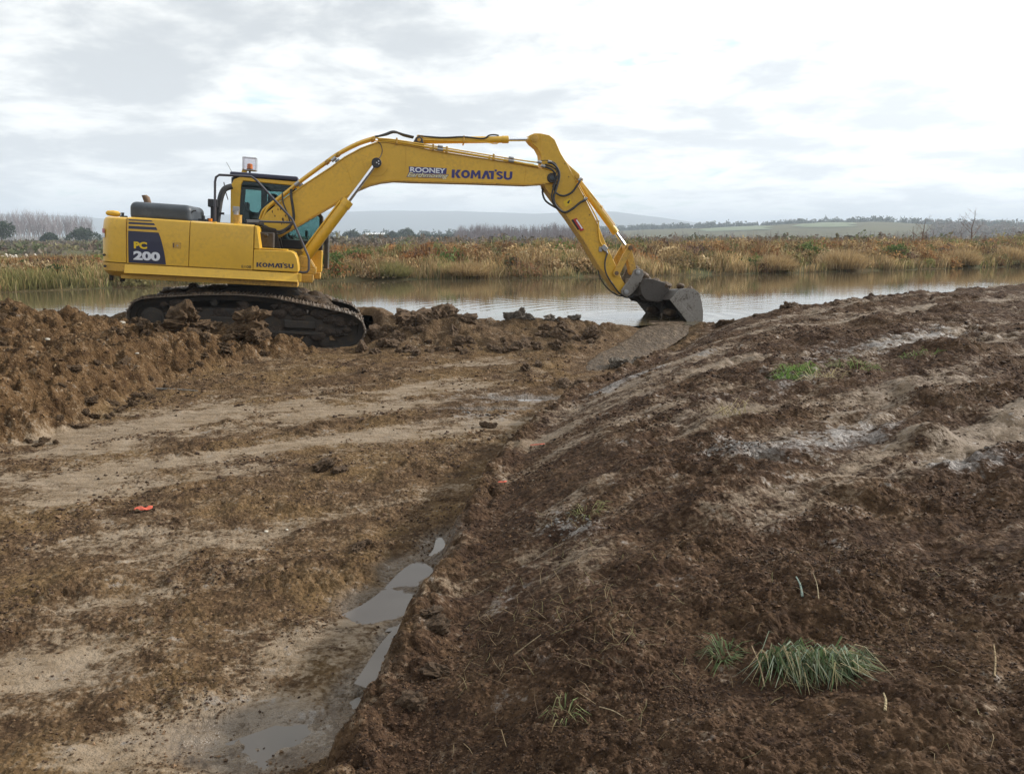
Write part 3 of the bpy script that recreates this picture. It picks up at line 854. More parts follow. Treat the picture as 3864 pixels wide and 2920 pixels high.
# bramble and scrub mass behind the reeds
cd = Cards()
NB = 1150
bs = rng.uniform(S0, S1, NB); bt = rng.uniform(0, 1, NB) ** .8 * 8.6 + .25
bx, by = shore_pt(bs, bt)


def scrub_ball(cd, c, rx, rz, cols, n, size, one=False):
    d = rand_dirs(n); d[:, 2] = np.abs(d[:, 2]) * 1.1 - .12
    rr = rng.uniform(.55, 1.0, (n, 1)) ** .5 * (1 + .22 * np.sin(d[:, :1] * 7 + c[0]) * np.cos(d[:, 1:2] * 6 + c[1]))
    P = np.array(c) + d * rr * np.array([rx, rx, rz])
    A = rand_dirs(n); B = np.cross(A, rand_dirs(n)); B /= np.linalg.norm(B, axis=1, keepdims=True) + 1e-6
    sz = rng.uniform(.5, 1.2, (n, 1)) * size
    cl_ = pick([cols[int(rng.integers(0, len(cols)))]] if one else cols, n, .22)
    if one: cl_ = cl_ * rng.uniform(.6, 1.3)
    cd.quads(P, A * sz, B * sz * .55, np.clip(cl_, .004, 1))


for i in range(NB):
    x, y, t = float(bx[i]), float(by[i]), float(bt[i])
    k = fbm(np.array([x]), np.array([y]), .22, 3, 311)[0] * 1.6 + rng.normal(0, .22)
    q = k + (t - 3.5) * .10
    pal = STRAW if q < -.22 else (OLIVE if q < -.10 else (RUSSET if q < .34 else (GREEN if q < .62 else OLIVE)))
    if x < -11 and t > 2: pal = [RUSSET, RUSSET, RUSSET, GREEN, STRAW][rng.integers(0, 5)]
    if x < -11 and t < 2: pal = [OLIVE, STRAW, OLIVE][rng.integers(0, 3)]
    top = np.interp(x, [-20, -13, -8, 0, 20, 50], [.80, .90, 1.24, 1.38, 1.42, 1.38]) + rng.normal(0, .10) - .1 * (t > 7) + .22 * float(fbm(np.array([bs[i]]), np.array([t * .5]), .28, 2, 315)[0])
    g0 = float(np.interp(t, [0, .3, 1.2, 2.5, 4, 7, 12], [-.05, .1, .32, .55, .72, .72, .3]))
    hz_ = max(.20, (top - g0) * float(np.interp(t, [0, 1, 2.5, 4], [.30, .45, .75, 1.0])))
    rxy = rng.uniform(.3, .85)
    scrub_ball(cd, (x, y, g0), rxy, hz_, pal, int(110 + 190 * rxy), .055, True)
    if i % 2 == 0:
        n = 30; P = np.stack([x + rng.normal(0, .4, n), y + rng.normal(0, .4, n), np.full(n, g0)], 1)
        hh_ = rng.uniform(.7, 1.25, n) * hz_ + .12; L = rng.normal(0, .30, (n, 2)) * hh_[:, None]
        T = P + np.stack([L[:, 0], L[:, 1], hh_], 1); Q = (P + T) / 2 + np.array([0, 0, .06])
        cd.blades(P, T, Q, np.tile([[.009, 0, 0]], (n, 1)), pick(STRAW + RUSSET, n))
tag(link('bramble_thicket', cd.mesh('bramble_thicket'), M['leaf']), 'russet and green bramble thicket behind the reeds on the far bank', 'scrub', kind='stuff')

# shrubs and reed clumps one can pick out in front of or above the mass
shrubs = [(1745, 2.2, .95, 1.05, GREEN, 'evergreen_shrub', 'low green shrub among russet brambles, behind the water near the bucket'),
          (760, 3.2, 1.0, .55, GREEN, 'evergreen_shrub', 'bright green shrub on the far bank just beside the cab front'),
          (1900, 2.6, 1.0, .75, GREEN, 'evergreen_shrub', 'dark green shrub below the cluster of bare saplings'),
          (1800, .5, 1.1, 1.02, STRAW, 'reed_clump', 'rounded golden reed clump at the water edge, tallest in front of the saplings'),
          (1660, .5, .9, .78, STRAW, 'reed_clump', 'straw reed clump at the water edge just beyond the bucket'),
          (2050, .6, .9, .92, STRAW, 'reed_clump', 'tall pointed straw reed clump near the far end of the bank'),
          (2150, .8, 1.0, .95, STRAW, 'reed_clump', 'broad straw reed clump last along the far bank'),
          (1010, .5, .9, .60, STRAW, 'reed_clump', 'straw reed clump at the water edge under the boom lettering'),
          (850, .5, .8, .62, OLIVE, 'reed_clump', 'olive grass clump at the water edge beside the boom cylinder'),
          (2175, 5.5, 1.5, 1.5, OLIVE, 'round_bush', 'round olive bush standing above the brush at the far end of the bank')]


def clump_mesh(name, rx, hz_, pal, blades):
    cd = Cards()
    if blades:
        n = 1500; a = rng.uniform(0, 6.283, n); r = np.sqrt(rng.uniform(0, 1, n)) * rx
        P = np.stack([r * np.cos(a), r * np.sin(a), 0 * a], 1); hh_ = hz_ * rng.uniform(.6, 1.12, n) * (1 - .55 * (r / rx) ** 2)
        L = np.stack([np.cos(a), np.sin(a)], 1) * (r * .35)[:, None] + rng.normal(0, .10, (n, 2))
        T = P + np.stack([L[:, 0], L[:, 1], hh_], 1); Q = P + np.stack([L[:, 0] * .3, L[:, 1] * .3, hh_ * .6], 1)
        an = rng.uniform(-.9, .9, n)
        cd.blades(P, T, Q, np.stack([np.cos(an), np.sin(an), 0 * an], 1) * .013, pick(pal, n), pick(STRAW[:1] + pal, n))
    else:
        for _ in range(5):
            scrub_ball(cd, (rng.normal(0, rx * .4), rng.normal(0, rx * .4), .02), rx * rng.uniform(.5, .75), hz_ * rng.uniform(.7, 1.0), pal, 420, .05)
    return cd.mesh(name)


def shore_at_az(azd, t):
    ss_ = np.linspace(S0, S1, 1500); X, Y = shore_pt(ss_, t)
    i = int(np.argmin(np.abs(np.degrees(np.arctan2(X, Y)) - azd))); return float(X[i]), float(Y[i])


for px, t, rx, hz_, pal, nm, lab in shrubs:
    x, y = shore_at_az(px_az(px), t)
    bl = nm == 'reed_clump'
    o = link(nm, clump_mesh(nm, rx, hz_, pal, bl), M['leaf']); o.location = (x, y, H(x, y) - .02)
    tag(o, lab, 'reeds' if bl else 'shrub')


# --- bare trees
def bare_tree(h, r0, spread, n1, n2, n3, cb, ct, up=.75, start=.2):
    """trunk and branch meshes of a leafless tree"""
    tr, br = MB(), MB()
    pts = [Vector((0, 0, 0))]
    for k in range(1, 6): pts.append(Vector((random.gauss(0, .02) * h, random.gauss(0, .02) * h, h * .86 * k / 5)))
    tr.tube(pts, [r0 * (1 - .85 * k / 5) for k in range(6)], 6)

    def limb(p, d, L, r, depth):
        q = p + d * L * .55; d2 = (d + Vector((random.gauss(0, .15), random.gauss(0, .15), .25 * up))).normalized(); e = q + d2 * L * .45
        br.tube([p, q, e], [r, r * .6, r * .18], 3, False)
        if depth > 0:
            for _ in range(n2 if depth == 2 else n3):
                f = random.uniform(.25, .95); s = p + d * L * f if f < .55 else q + d2 * L * (f - .55)
                dd_ = (d + Vector((random.gauss(0, spread), random.gauss(0, spread), random.uniform(0, up)))).normalized()
                limb(s, dd_, L * random.uniform(.35, .6), r * .45, depth - 1)
    for i in range(n1):
        f = start + (1 - start) * (i / n1) ** .9; k = min(int(f * 5), 4); p = pts[k].lerp(pts[k + 1], f * 5 - k)
        a = random.uniform(0, 6.283)
        d = Vector((math.cos(a) * spread, math.sin(a) * spread, up)).normalized()
        limb(p, d, h * (.42 - .24 * f) * random.uniform(.8, 1.2), r0 * .42 * (1.15 - f), 2 if n3 else 1)

    def fin(mb, nm, c):
        me = mb.mesh(nm, False); at = me.color_attributes.new('Col', 'FLOAT_COLOR', 'POINT')
        at.data.foreach_set('color', np.tile(np.array([*c, 1], np.float32), len(me.vertices))); me.materials.append(M['bark']); return me
    return fin(tr, 'trunk', cb), fin(br, 'branches', ct)


sap = [bare_tree(2.6, .055, .8, 9, 4, 3, (.14, .09, .07), (.19, .11, .085), .7, .12) for _ in range(3)]
saplings = [(2068, 9, 1.30, 0, 'tallest bare sapling rising above the far bank brush'), (2048, 10, .85, 1, 'bare sapling close beside the tallest one on the far bank'),
            (2095, 9, .62, 2, 'small bare sapling between the tallest sapling and the round olive bush'), (1965, 8, 1.02, 2, 'wide bare sapling in the middle of the sapling cluster'),
            (1945, 9, .82, 0, 'bare sapling, first of the cluster past the green field'), (1985, 9, .75, 1, 'leaning bare sapling at the far side of the cluster'),
            (1905, 9, .62, 1, 'low twiggy sapling before the cluster, in front of the wooded hill'), (2030, 8, .60, 2, 'low twiggy sapling between the cluster and the tallest sapling'),
            (2178, 10, 1.15, 0, 'bare sapling sticking out of the round olive bush'), (1645, 7, .55, 1, 'low brown twiggy sapling in front of the green field'),
            (1330, 6, .55, 0, 'twiggy brown sapling beside the bucket cylinder on the far bank'), (2120, 10, .55, 1, 'small bare sapling just before the round olive bush'),
            (1870, 8, .5, 2, 'short twiggy sapling above the dark green shrub')]
for px, t, sc, k, lab in saplings:
    x, y = shore_at_az(px_az(px), t)
    e = empty('bare_sapling', (x, y, H(x, y) - .03), random.uniform(0, 6)); e.scale = (sc,) * 3
    tag(e, lab, 'sapling', 'leafless saplings on the far bank')
    link('trunk', sap[k][0], None, e); link('branches', sap[k][1], None, e)

pop = [bare_tree(26, .34, .30, 34, 4, 0, (.30, .28, .29), (.22, .185, .19), 1.0, .16) for _ in range(5)]
pxs = np.linspace(-40, 228, 125) + rng.normal(0, 1.2, 125)
for i, px in enumerate(pxs):
    r = 600 + rng.uniform(-45, 60) - .25 * (px - 100)
    x, y = pol(px_az(px), r); k = int(rng.integers(0, 5))
    e = empty('bare_poplar', (x, y, gz_at(x, y) - .2), random.uniform(0, 6)); sc = .70 * rng.uniform(.86, 1.08) * np.interp(px, [0, 60, 130, 190, 230], [1.0, 1.05, 1.0, .88, .84]); e.scale = (1.5 * sc, 1.5 * sc, sc)
    tag(e, 'tall leafless poplar in the dense row behind the excavator counterweight', 'tree', 'poplars in the far plantation')
    link('trunk', pop[k][0], None, e); link('branches', pop[k][1], None, e)


# --- evergreen trees, hedge, wood
def leafy_tree(h, w, pal, n, size, trunk=.25, name='crown'):
    cd = Cards()
    for _ in range(9):
        a = rng.uniform(0, 6.28); q = rng.uniform(0, .42) * w
        scrub_ball(cd, (q * math.cos(a), q * math.sin(a), h * rng.uniform(.18, .55)), w * rng.uniform(.22, .36), h * rng.uniform(.28, .42), pal, n // 9, size)
    tr = MB(); tr.tube([(0, 0, 0), (0, 0, h * .6)], [h * .025, h * .012], 6)
    tm = tr.mesh('trunk', False); at = tm.color_attributes.new('Col', 'FLOAT_COLOR', 'POINT'); at.data.foreach_set('color', np.tile(np.array([.08, .06, .05, 1], np.float32), len(tm.vertices))); tm.materials.append(M['bark'])
    cm = cd.mesh(name); cm.materials.append(M['leaf']); return tm, cm


DARK = [(.035, .055, .03), (.05, .07, .035), (.03, .045, .03)]
for px, r, h, w, lab in [(38, 330, 9.2, 10, 'large dark evergreen tree before the poplars at the picture edge'), (12, 350, 6.5, 8, 'dark evergreen bush at the very edge in front of the poplars'), (140, 330, 4.6, 6, 'smaller dark evergreen between the two big ones before the poplars'), (203, 330, 6.6, 12, 'wide dark evergreen before the poplars, close behind the counterweight'),
                         (1338, 520, 0, 0, None), (856, 470, 6.0, 6, 'dark round conifer, first of three behind the hedge'), (871, 470, 4.6, 5, 'smallest dark conifer in the middle of three behind the hedge'), (886, 470, 8.2, 9, 'tallest of three dark conifers behind the hedge'), (772, 430, 6.8, 8.5, 'dark round tree at the end of the long clipped hedge')]:
    if not lab: continue
    x, y = pol(px_az(px), r); tm, cm = leafy_tree(h, w, DARK, 1500, .3)
    e = empty('evergreen_tree', (x, y, gz_at(x, y) - .1)); tag(e, lab, 'tree'); link('trunk', tm, None, e); link('crown', cm, None, e)

cd = Cards()
for px in np.linspace(778, 985, 150):
    x, y = pol(px_az(px) + rng.normal(0, .02), 432 + rng.normal(0, 1)); scrub_ball(cd, (x, y, gz_at(x, y) + .2), 1.5, rng.uniform(2.9, 3.5), DARK, 70, .3)
tag(link('hedge', cd.mesh('hedge'), M['leaf']), 'long dark clipped hedge across the field behind the far bank', 'hedge')

# grey leafless wood behind the boom tip: reads as one mass
wp = [bare_tree(11, .18, .55, 16, 4, 0, (.20, .17, .16), (.24, .19, .18), .8, .1) for _ in range(3)]
vs, fs, n0 = [], [], 0
base_m = []
for tm, bmm in wp:
    A = []
    for me_ in (tm, bmm):
        co = np.empty(len(me_.vertices) * 3, np.float32); me_.vertices.foreach_get('co', co); co = co.reshape(-1, 3)
        f4 = np.array([list(p.vertices) for p in me_.polygons if len(p.vertices) == 4]); A.append((co, f4))
    base_m.append(A)
for i in range(1000):
    px = rng.uniform(985, 1345) if i < 640 else (rng.uniform(720, 990) if i < 780 else rng.uniform(1330, 2300))
    r = rng.uniform(300, 640); x, y = pol(px_az(px), r); z = gz_at(x, y) - .2
    sc = rng.uniform(.6, 1.0) * np.interp(px, [700, 980, 1000, 1040, 1150, 1200, 1330], [.34, .5, 1.0, 1.12, 1.0, 1.15, .6]) * r / 520; a = rng.uniform(0, 6.28)
    for co, f4 in base_m[int(rng.integers(0, 3))]:
        q = co * np.array([1.5, 1.5, 1]) * sc; q = np.stack([q[:, 0] * math.cos(a) - q[:, 1] * math.sin(a) + x, q[:, 0] * math.sin(a) + q[:, 1] * math.cos(a) + y, q[:, 2] + z], 1)
        vs.append(q); fs.append(f4 + n0); n0 += len(q)
vs = np.concatenate(vs); fs = np.concatenate(fs)
tag(link('leafless_wood', np_mesh('leafless_wood', vs, fs, False, np.tile([[.15, .12, .125, 1]], (len(vs), 1))), M['bark']), 'grey brown leafless wood in the distance behind the arm', 'wood', kind='stuff')

# rough scrub over the flat land behind the bank
cd = Cards()
for i in range(1250):
    px = rng.uniform(700, 2330) if i < 700 else rng.uniform(-500, 750)
    x, y = pol(px_az(px), rng.uniform(110, 380)); h2 = rng.uniform(.8, 2.6) * (.6 if px < 300 else 1)
    scrub_ball(cd, (x, y, gz_at(x, y)), rng.uniform(1.5, 4), h2, [(.15, .115, .09), (.12, .10, .075), (.17, .15, .08), (.11, .12, .06), (.19, .14, .10)], 70, .30, True)
tag(link('field_scrub', cd.mesh('field_scrub'), M['leaf']), 'low brown scrub over the flat land behind the far bank', 'scrub', kind='stuff')

# wooded crest and scattered trees on the far hills
cd = Cards()
for i in range(900):
    px = rng.uniform(1240, 2330); azd = px_az(px); r = rng.normal(1330, 40) if i < 560 else rng.uniform(1180, 1320)
    if i >= 800: px = rng.uniform(720, 1300); azd = px_az(px); r = rng.normal(900, 60)
    x, y = pol(azd, r); hgt2 = rng.uniform(4, 10)
    scrub_ball(cd, (x, y, gz_at(x, y)), hgt2 * .5, hgt2, DARK, 60, 1.1)
for i in range(260):
    px = rng.uniform(1980, 2330); x, y = pol(px_az(px), rng.uniform(700, 1000)); hgt2 = rng.uniform(4, 9)
    scrub_ball(cd, (x, y, gz_at(x, y)), hgt2 * .6, hgt2, [(.16, .13, .11), (.12, .11, .09)], 60, .7)
tag(link('hilltop_woods', cd.mesh('hilltop_woods'), M['leaf']), 'dark woods along the crest of the far hills', 'woods', kind='stuff')

# fields on the hills
m, g = new_mat('pasture')
tc = g.n('ShaderNodeNewGeometry').outputs['Position']
finish(m, g, g.mix(g.noise(tc, .02, 4, .6), (.085, .115, .05), (.12, .145, .07)), .9)
for nm, p0, p1, r0, r1 in [('green_field', 1700, 1815, 930, 1130), ('pasture_field', 1500, 1640, 900, 1080)]:
    vs, fs = [], []
    for i in range(15):
        for k in range(9):
            px = p0 + (p1 - p0) * i / 14 + 12 * math.sin(k); rr0 = r0 + (r1 - r0) * k / 8 * (math.sin(math.pi * (i + .6) / 15.2) ** .5); x, y = pol(px_az(px), rr0); vs.append((x, y, gz_at(x, y) + .5))
    for i in range(14):
        for k in range(8): b = i * 9 + k; fs.append((b, b + 9, b + 10, b + 1))
    tag(link(nm, np_mesh(nm, vs, fs, True), m), kind='structure')

# farm shed with a pale roof
x, y = pol(px_az(820), 700); e = empty('farm_shed', (x, y, gz_at(x, y)), R(6)); tag(e, 'low farm shed with a long white roof beyond the hedge', 'shed')
MB().box((0, 0, 1.5), (15, 8, 3)).build('wall', M['hood'], e)
MB().prism([(-8, 3.0), (8, 3.0), (8, 3.35), (-8, 3.35)], -5, 0).build('roof', M['roofwhite'], e)
MB().add([(-8, -4.6, 3.02), (8, -4.6, 3.02), (8, 0, 5.0), (-8, 0, 5.0), (-8, 4.6, 3.02), (8, 4.6, 3.02)], [(0, 1, 2, 3), (3, 2, 5, 4)]).build('roof_sheet', M['roofwhite'], e)

# short pale posts beyond the brush on the left
for k, px in enumerate([3, 9, 15, 36, 44, 52, 57, 64, 86, 104]):
    x, y = pol(px_az(px), 92 + 4 * math.sin(k * 2.1)); h_ = .40 + .10 * math.sin(k * 1.7); w_ = .16 + .10 * (k % 3 == 0)
    MBp = MB().box((0, 0, h_ / 2), (w_, .3, h_)); MBp.prism([(-w_ / 2, h_), (w_ / 2, h_), (0, h_ + .12)], -.15, .15)
    o = MBp.build('pale_post', M['post']); o.location = (x, y, gz_at(x, y) - .05)
    tag(o, 'short pale post in the broken row below the poplars', 'post', 'pale posts beyond the brush')


# ------------------------------------------------------------------ excavator (x forward, y to its left, z up; z = 0 under the tracks)
ex = empty('excavator', EX_O)
_t, _p = EX_YAW, EX_PITCH
_u = Vector((math.cos(_t) * math.cos(_p), math.sin(_t) * math.cos(_p), -math.sin(_p)))
_v = Vector((-math.sin(_t), math.cos(_t), 0)); _w = _u.cross(_v)
_rot = Matrix((_u, _v, _w)).transposed()
ex.rotation_euler = _rot.to_euler()
tag(ex, 'yellow tracked excavator reaching its long boom over the water to a muddy bucket', 'excavator')
EXM = Matrix.Translation(EX_O) @ _rot.to_4x4()


def exw(p): return EXM @ Vector(p)


PZ = [1.365, 1.565, 1.7575, 1.95, 2.088, 2.133, 2.15]


def sv(w):
    """the side panels bulge slightly and lean in at the top"""
    return float(np.interp(w, PZ, [-1.354, -1.361, -1.362, -1.355, -1.341, -1.333, -1.32]))


def side_panel(name, x0a, x0b, x1a, x1b, z0, z1, mat=None, parent=ex):
    """door panel between x0a..x1a at the bottom and x0b..x1b at the top, bulging like the bodywork"""
    zs = PZ[:6]; rings = []
    outer, inner = [], []
    for z in zs:
        f = (z - z0) / (z1 - z0); a, b = x0a + (x0b - x0a) * f, x1a + (x1b - x1a) * f
        outer.append([(a, sv(z), z), (b, sv(z), z)])
    outer.append([(x0b, sv(z1) + .035, z1), (x1b, sv(z1) + .035, z1)])
    outer.append([(x0b, sv(z1) + .14, z1 + .012), (x1b, sv(z1) + .14, z1 + .012)])
    mb = MB(); n = len(outer)
    vs = [p for r in outer for p in r] + [(p[0], max(p[1] + .03, -1.315), p[2] - (.02 if i >= n - 2 else 0)) for i, r in enumerate(outer) for p in r]
    fs = [(2 * i, 2 * i + 1, 2 * i + 3, 2 * i + 2) for i in range(n - 1)] + [(2 * n + 2 * i, 2 * n + 2 * i + 2, 2 * n + 2 * i + 3, 2 * n + 2 * i + 1) for i in range(n - 1)]
    fs += [(2 * i, 2 * i + 2, 2 * n + 2 * i + 2, 2 * n + 2 * i) for i in range(n - 1)] + [(2 * i + 1, 2 * n + 2 * i + 1, 2 * n + 2 * i + 3, 2 * i + 3) for i in range(n - 1)]
    fs += [(0, 2 * n, 2 * n + 1, 1), (2 * n - 2, 2 * n - 1, 4 * n - 1, 4 * n - 2)]
    return mb.add(vs, fs).build(name, mat or M['yellow'], parent, bevel=.008)


# --- counterweight
plan = [(-2.19, -1.34), (-2.36, -1.33), (-2.47, -1.28), (-2.56, -1.19), (-2.63, -1.05), (-2.68, -.85), (-2.72, -.55), (-2.745, -.2)]
plan = plan + [(a, -b) for a, b in plan[::-1]]


def plan_ring(z, ins):
    out = []
    for x, y in plan:
        f = 1 - ins / 1.36
        out.append((-2.19 + (x + 2.19) * (1 - ins / .56), y * f, z))
    return out


cw = MB().loft([plan_ring(1.37, .0), plan_ring(1.5, -.004), plan_ring(1.95, .006), plan_ring(2.07, .02), plan_ring(2.12, .045), plan_ring(2.145, .10)]).build('counterweight', M['yellow'], ex)
MB().loft([plan_ring(1.12, .13), plan_ring(1.15, .07), plan_ring(1.22, .0), plan_ring(1.355, -.008)]).build('counterweight_foot', M['yellow_dirty'], cw)
for x, z in ((-2.34, 1.27), (-2.55, 1.29), (-2.56, 1.48)):
    MB().cyl((x, -1.25, z), (x, -1.30 - .03 * (x > -2.5), z), .022, 10).build('lifting_hole', M['black'], cw)
# warning sticker on the rounded corner
for nm, z0, z1, mt in (('warning_sticker', 1.855, 1.93, M['red']), ('white_sticker', 1.78, 1.85, M['white'])):
    a, b = Vector((-2.560, -1.196, 0)), Vector((-2.632, -1.055, 0)); off = Vector((-.006, -.004, 0))
    MB().add([(*(a + off)[:2], z0), (*(b + off)[:2], z0), (*(b + off)[:2], z1), (*(a + off)[:2], z1)], [(0, 1, 2, 3)]).build(nm, mt, cw)
# round yellow lamp cover on top of the counterweight, small cap beside it
MB().tube([(-2.72, -.45, 2.20), (-2.69, -.45, 2.205), (-2.60, -.45, 2.205), (-2.52, -.45, 2.20), (-2.48, -.45, 2.19)], [.02, .045, .055, .05, .03], 14).build('lamp_cover', M['yellow'], ex)
MB().cyl((-2.44, -.45, 2.14), (-2.44, -.45, 2.23), .018, 8, .03).box((-2.42, -.45, 2.16), (.12, .05, .03)).build('lifting_eye', M['hood'], ex)

# --- house body
hb = MB(); hb.slab((-2.2, -1.31, 1.2), (-.08, 1.31, 2.12))
hb.slab((-.08, -1.31, 1.2), (.69, -.50, 1.33)); hb.build('house_body', M['yellow_dirty'], ex, bevel=.01)
side_panel('engine_door', -2.175, -2.165, -1.172, -1.146, 1.365, 2.145)
side_panel('pump_door', -1.160, -1.134, -.085, -.072, 1.365, 2.15)
MB().prism([(-.062, 2.15), (-.02, 2.14), (.04, 1.735), (-.066, 1.735)], -1.345, -.62).build('corner_cover', M['yellow'], ex, bevel=.012)
MB().prism([(-.072, 1.725), (.57, 1.735), (.64, 1.70), (.68, 1.61), (.705, 1.48), (.71, 1.365), (-.078, 1.365)], -1.358, -.58).build('tool_box', M['yellow'], ex, bevel=.014)
MB().slab((.0, -1.30, 1.742), (.50, -.70, 1.757)).build('tool_box_lid', M['yellow'], ex, bevel=.005)
# door latch
lt = MB().slab((-1.43, -1.366, 1.665), (-1.29, -1.355, 1.77)).build('latch_plate', M['yellow_dirty'], ex, bevel=.004)
MB().slab((-1.425, -1.372, 1.68), (-1.40, -1.362, 1.755)).build('latch_handle', M['rust'], lt)
MB().cyl((-1.35, -1.372, 1.715), (-1.35, -1.36, 1.715), .014, 12).build('latch_lock', M['steel'], lt)
# sill, leaning outwards at the foot
MB().add([(x, y, z) for x in (-2.215, .705) for y, z in ((-1.345, 1.348), (-1.425, 1.195), (-1.38, 1.185), (-1.30, 1.34))], [(0, 1, 5, 4), (1, 2, 6, 5), (2, 3, 7, 6), (3, 0, 4, 7), (0, 3, 2, 1), (4, 5, 6, 7)]).build('side_sill', M['yellow'], ex, bevel=.006)
MB().slab((.708, -1.40, 1.195), (.76, -1.30, 1.345)).build('sill_end', M['yellow'], ex, bevel=.006)
MB().slab((-2.3, -1.27, 1.09), (.70, 1.27, 1.19)).build('deck_frame', M['yellow_dirty'], ex, bevel=.01)
MB().slab((.70, -.55, 1.14), (.95, 1.36, 1.30)).slab((.95, .40, 1.17), (1.08, 1.36, 1.31)).build('deck_nose', M['yellow_dirty'], ex, bevel=.02)
MB().slab((-2.42, -.8, 1.0), (-2.36, -.7, 1.1)).slab((-2.55, -1.0, 1.03), (-2.5, -.9, 1.12)).build('belly_bracket', M['undercarriage'], ex)

# --- engine hood, exhaust, bits on the deck
MB().slab((-2.205, -1.02, 2.10), (-1.165, .55, 2.432)).build('engine_hood', M['hood'], ex, bevel=.11, seg=5)
exh = MB(); c = [(-2.04, -.30, 2.40), (-2.045, -.30, 2.46), (-2.065, -.30, 2.52), (-2.10, -.30, 2.57)]
rings = []
for i, p in enumerate(c):
    r = .062; tilt = [0, .1, .35, .75][i]
    rings.append([(p[0] + r * math.cos(a) * math.cos(tilt), p[1] + r * math.sin(a), p[2] + r * math.cos(a) * (math.sin(tilt) + (.55 if i == 3 else 0) * -1)) for a in np.linspace(0, 2 * math.pi, 15)[:-1]])
exh.loft(rings).build('exhaust_pipe', M['rust'], ex)
MB().tube([(-1.19, -.95, 2.30), (-1.15, -.95, 2.335), (-1.10, -.95, 2.345)], .013, 6).build('hood_handle', M['black'], ex)
MB().box((-1.02, -.7, 2.17), (.14, .2, .08)).cyl((-1.0, -.8, 2.18), (-1.0, -.8, 2.27), .03, 10).cyl((-.93, -.55, 2.15), (-.93, -.55, 2.23), .04, 10).build('filter_block', M['black'], ex, bevel=.008)
MB().cyl((-.88, -.8, 2.15), (-.88, -.8, 2.225), .035, 12).build('drain_cap', M['amber'], ex)
MB().slab((-1.15, -1.15, 2.152), (-.1, .3, 2.166)).build('walkway_plate', M['rubber'], ex, bevel=.003)
# fuel filler and refuel pump
ff = MB().cyl((-.375, -1.10, 2.14), (-.375, -1.10, 2.30), .073, 20).cyl((-.375, -1.10, 2.30), (-.375, -1.10, 2.318), .079, 20).build('fuel_filler', M['yellow_dirty'], ex)
MB().cyl((-.41, -1.02, 2.30), (-.41, -1.02, 2.40), .045, 12).box((-.41, -1.02, 2.43), (.11, .08, .07)).cyl((-.47, -1.02, 2.38), (-.36, -1.02, 2.38), .025, 8).build('refuel_pump', M['steel'], ff, bevel=.006)
# air intake with its thick curved pipe behind the cab
MB().slab((-1.045, .06, 2.45), (-.865, .34, 2.60)).slab((-1.0, .10, 2.14), (-.895, .30, 2.46)).build('air_intake', M['black'], ex, bevel=.015)
MB().tube(curve_pts([(-.90, .25, 2.16), (-.87, .25, 2.42), (-.83, .26, 2.66), (-.765, .28, 2.81), (-.64, .32, 2.875)]), .058, 12).build('intake_pipe', M['rubber'], ex)
MB().cyl((-.83, .2, 2.345), (-.76, .2, 2.345), .022, 8).build('pipe_knob', M['black'], ex)
# handrail
rail = [(-.75, 2.15), (-.75, 2.86), (-.735, 2.94), (-.68, 2.985), (-.14, 3.0), (-.06, 2.95), (.565, 2.315), (.60, 2.25), (.87, 1.66), (.885, 1.60), (.885, 1.42), (.86, 1.375), (.80, 1.36), (.70, 1.365)]
hr = MB().tube([(a, -1.2, b) for a, b in rail], .021, 8).build('handrail', M['rail'], ex)
MB().tube([(.0, -1.2, 2.225), (.59, -1.2, 2.245)], .02, 8).build('rail_crossbar', M['rail'], hr)
MB().cyl((-.75, -1.2, 2.14), (-.75, -1.2, 2.17), .035, 10).build('rail_foot', M['yellow'], hr)

# --- lettering and decals
def flat(poly_list, name, mat, parent, v, layer=0.0):
    """flat decal polygons in (x, z); on the bodywork they follow its bulge"""
    vs, fs = [], []
    for pl in poly_list:
        n = len(pl); a = sum(pl[i][0] * pl[(i + 1) % n][1] - pl[(i + 1) % n][0] * pl[i][1] for i in range(n))
        pl = pl if a > 0 else pl[::-1]; b = len(vs)
        vs += [(p[0], (sv(p[1]) if v is None else v) - .0025 - layer, p[1]) for p in pl]; fs.append(tuple(range(b, b + n)))
    return MB().add(vs, fs).build(name, mat, parent, smooth=False)


def strip(pts, w, closed=False):
    """a mitred ribbon of width w along pts, as quads that share their edges"""
    P = [Vector((a, b)) for a, b in pts]; n = len(P); L, Rr = [], []
    for i in range(n):
        a = P[(i - 1) % n] if (closed or i > 0) else P[i]; b = P[(i + 1) % n] if (closed or i < n - 1) else P[i]
        d0 = (P[i] - a).normalized() if (P[i] - a).length > 1e-9 else (b - P[i]).normalized(); d1 = (b - P[i]).normalized() if (b - P[i]).length > 1e-9 else d0
        t = (d0 + d1).normalized(); nn = Vector((-t.y, t.x)); k = 1 / max(.5, nn.dot(Vector((-d0.y, d0.x))))
        L.append(tuple(P[i] + nn * w / 2 * k)); Rr.append(tuple(P[i] - nn * w / 2 * k))
    m = n if closed else n - 1
    return [[L[i], L[(i + 1) % n], Rr[(i + 1) % n], Rr[i]] for i in range(m)]


def arc(cx, cy, rx, ry, a0, a1, n=14):
    return [(cx + rx * math.cos(R(a0 + (a1 - a0) * k / n)), cy + ry * math.sin(R(a0 + (a1 - a0) * k / n))) for k in range(n + 1)]


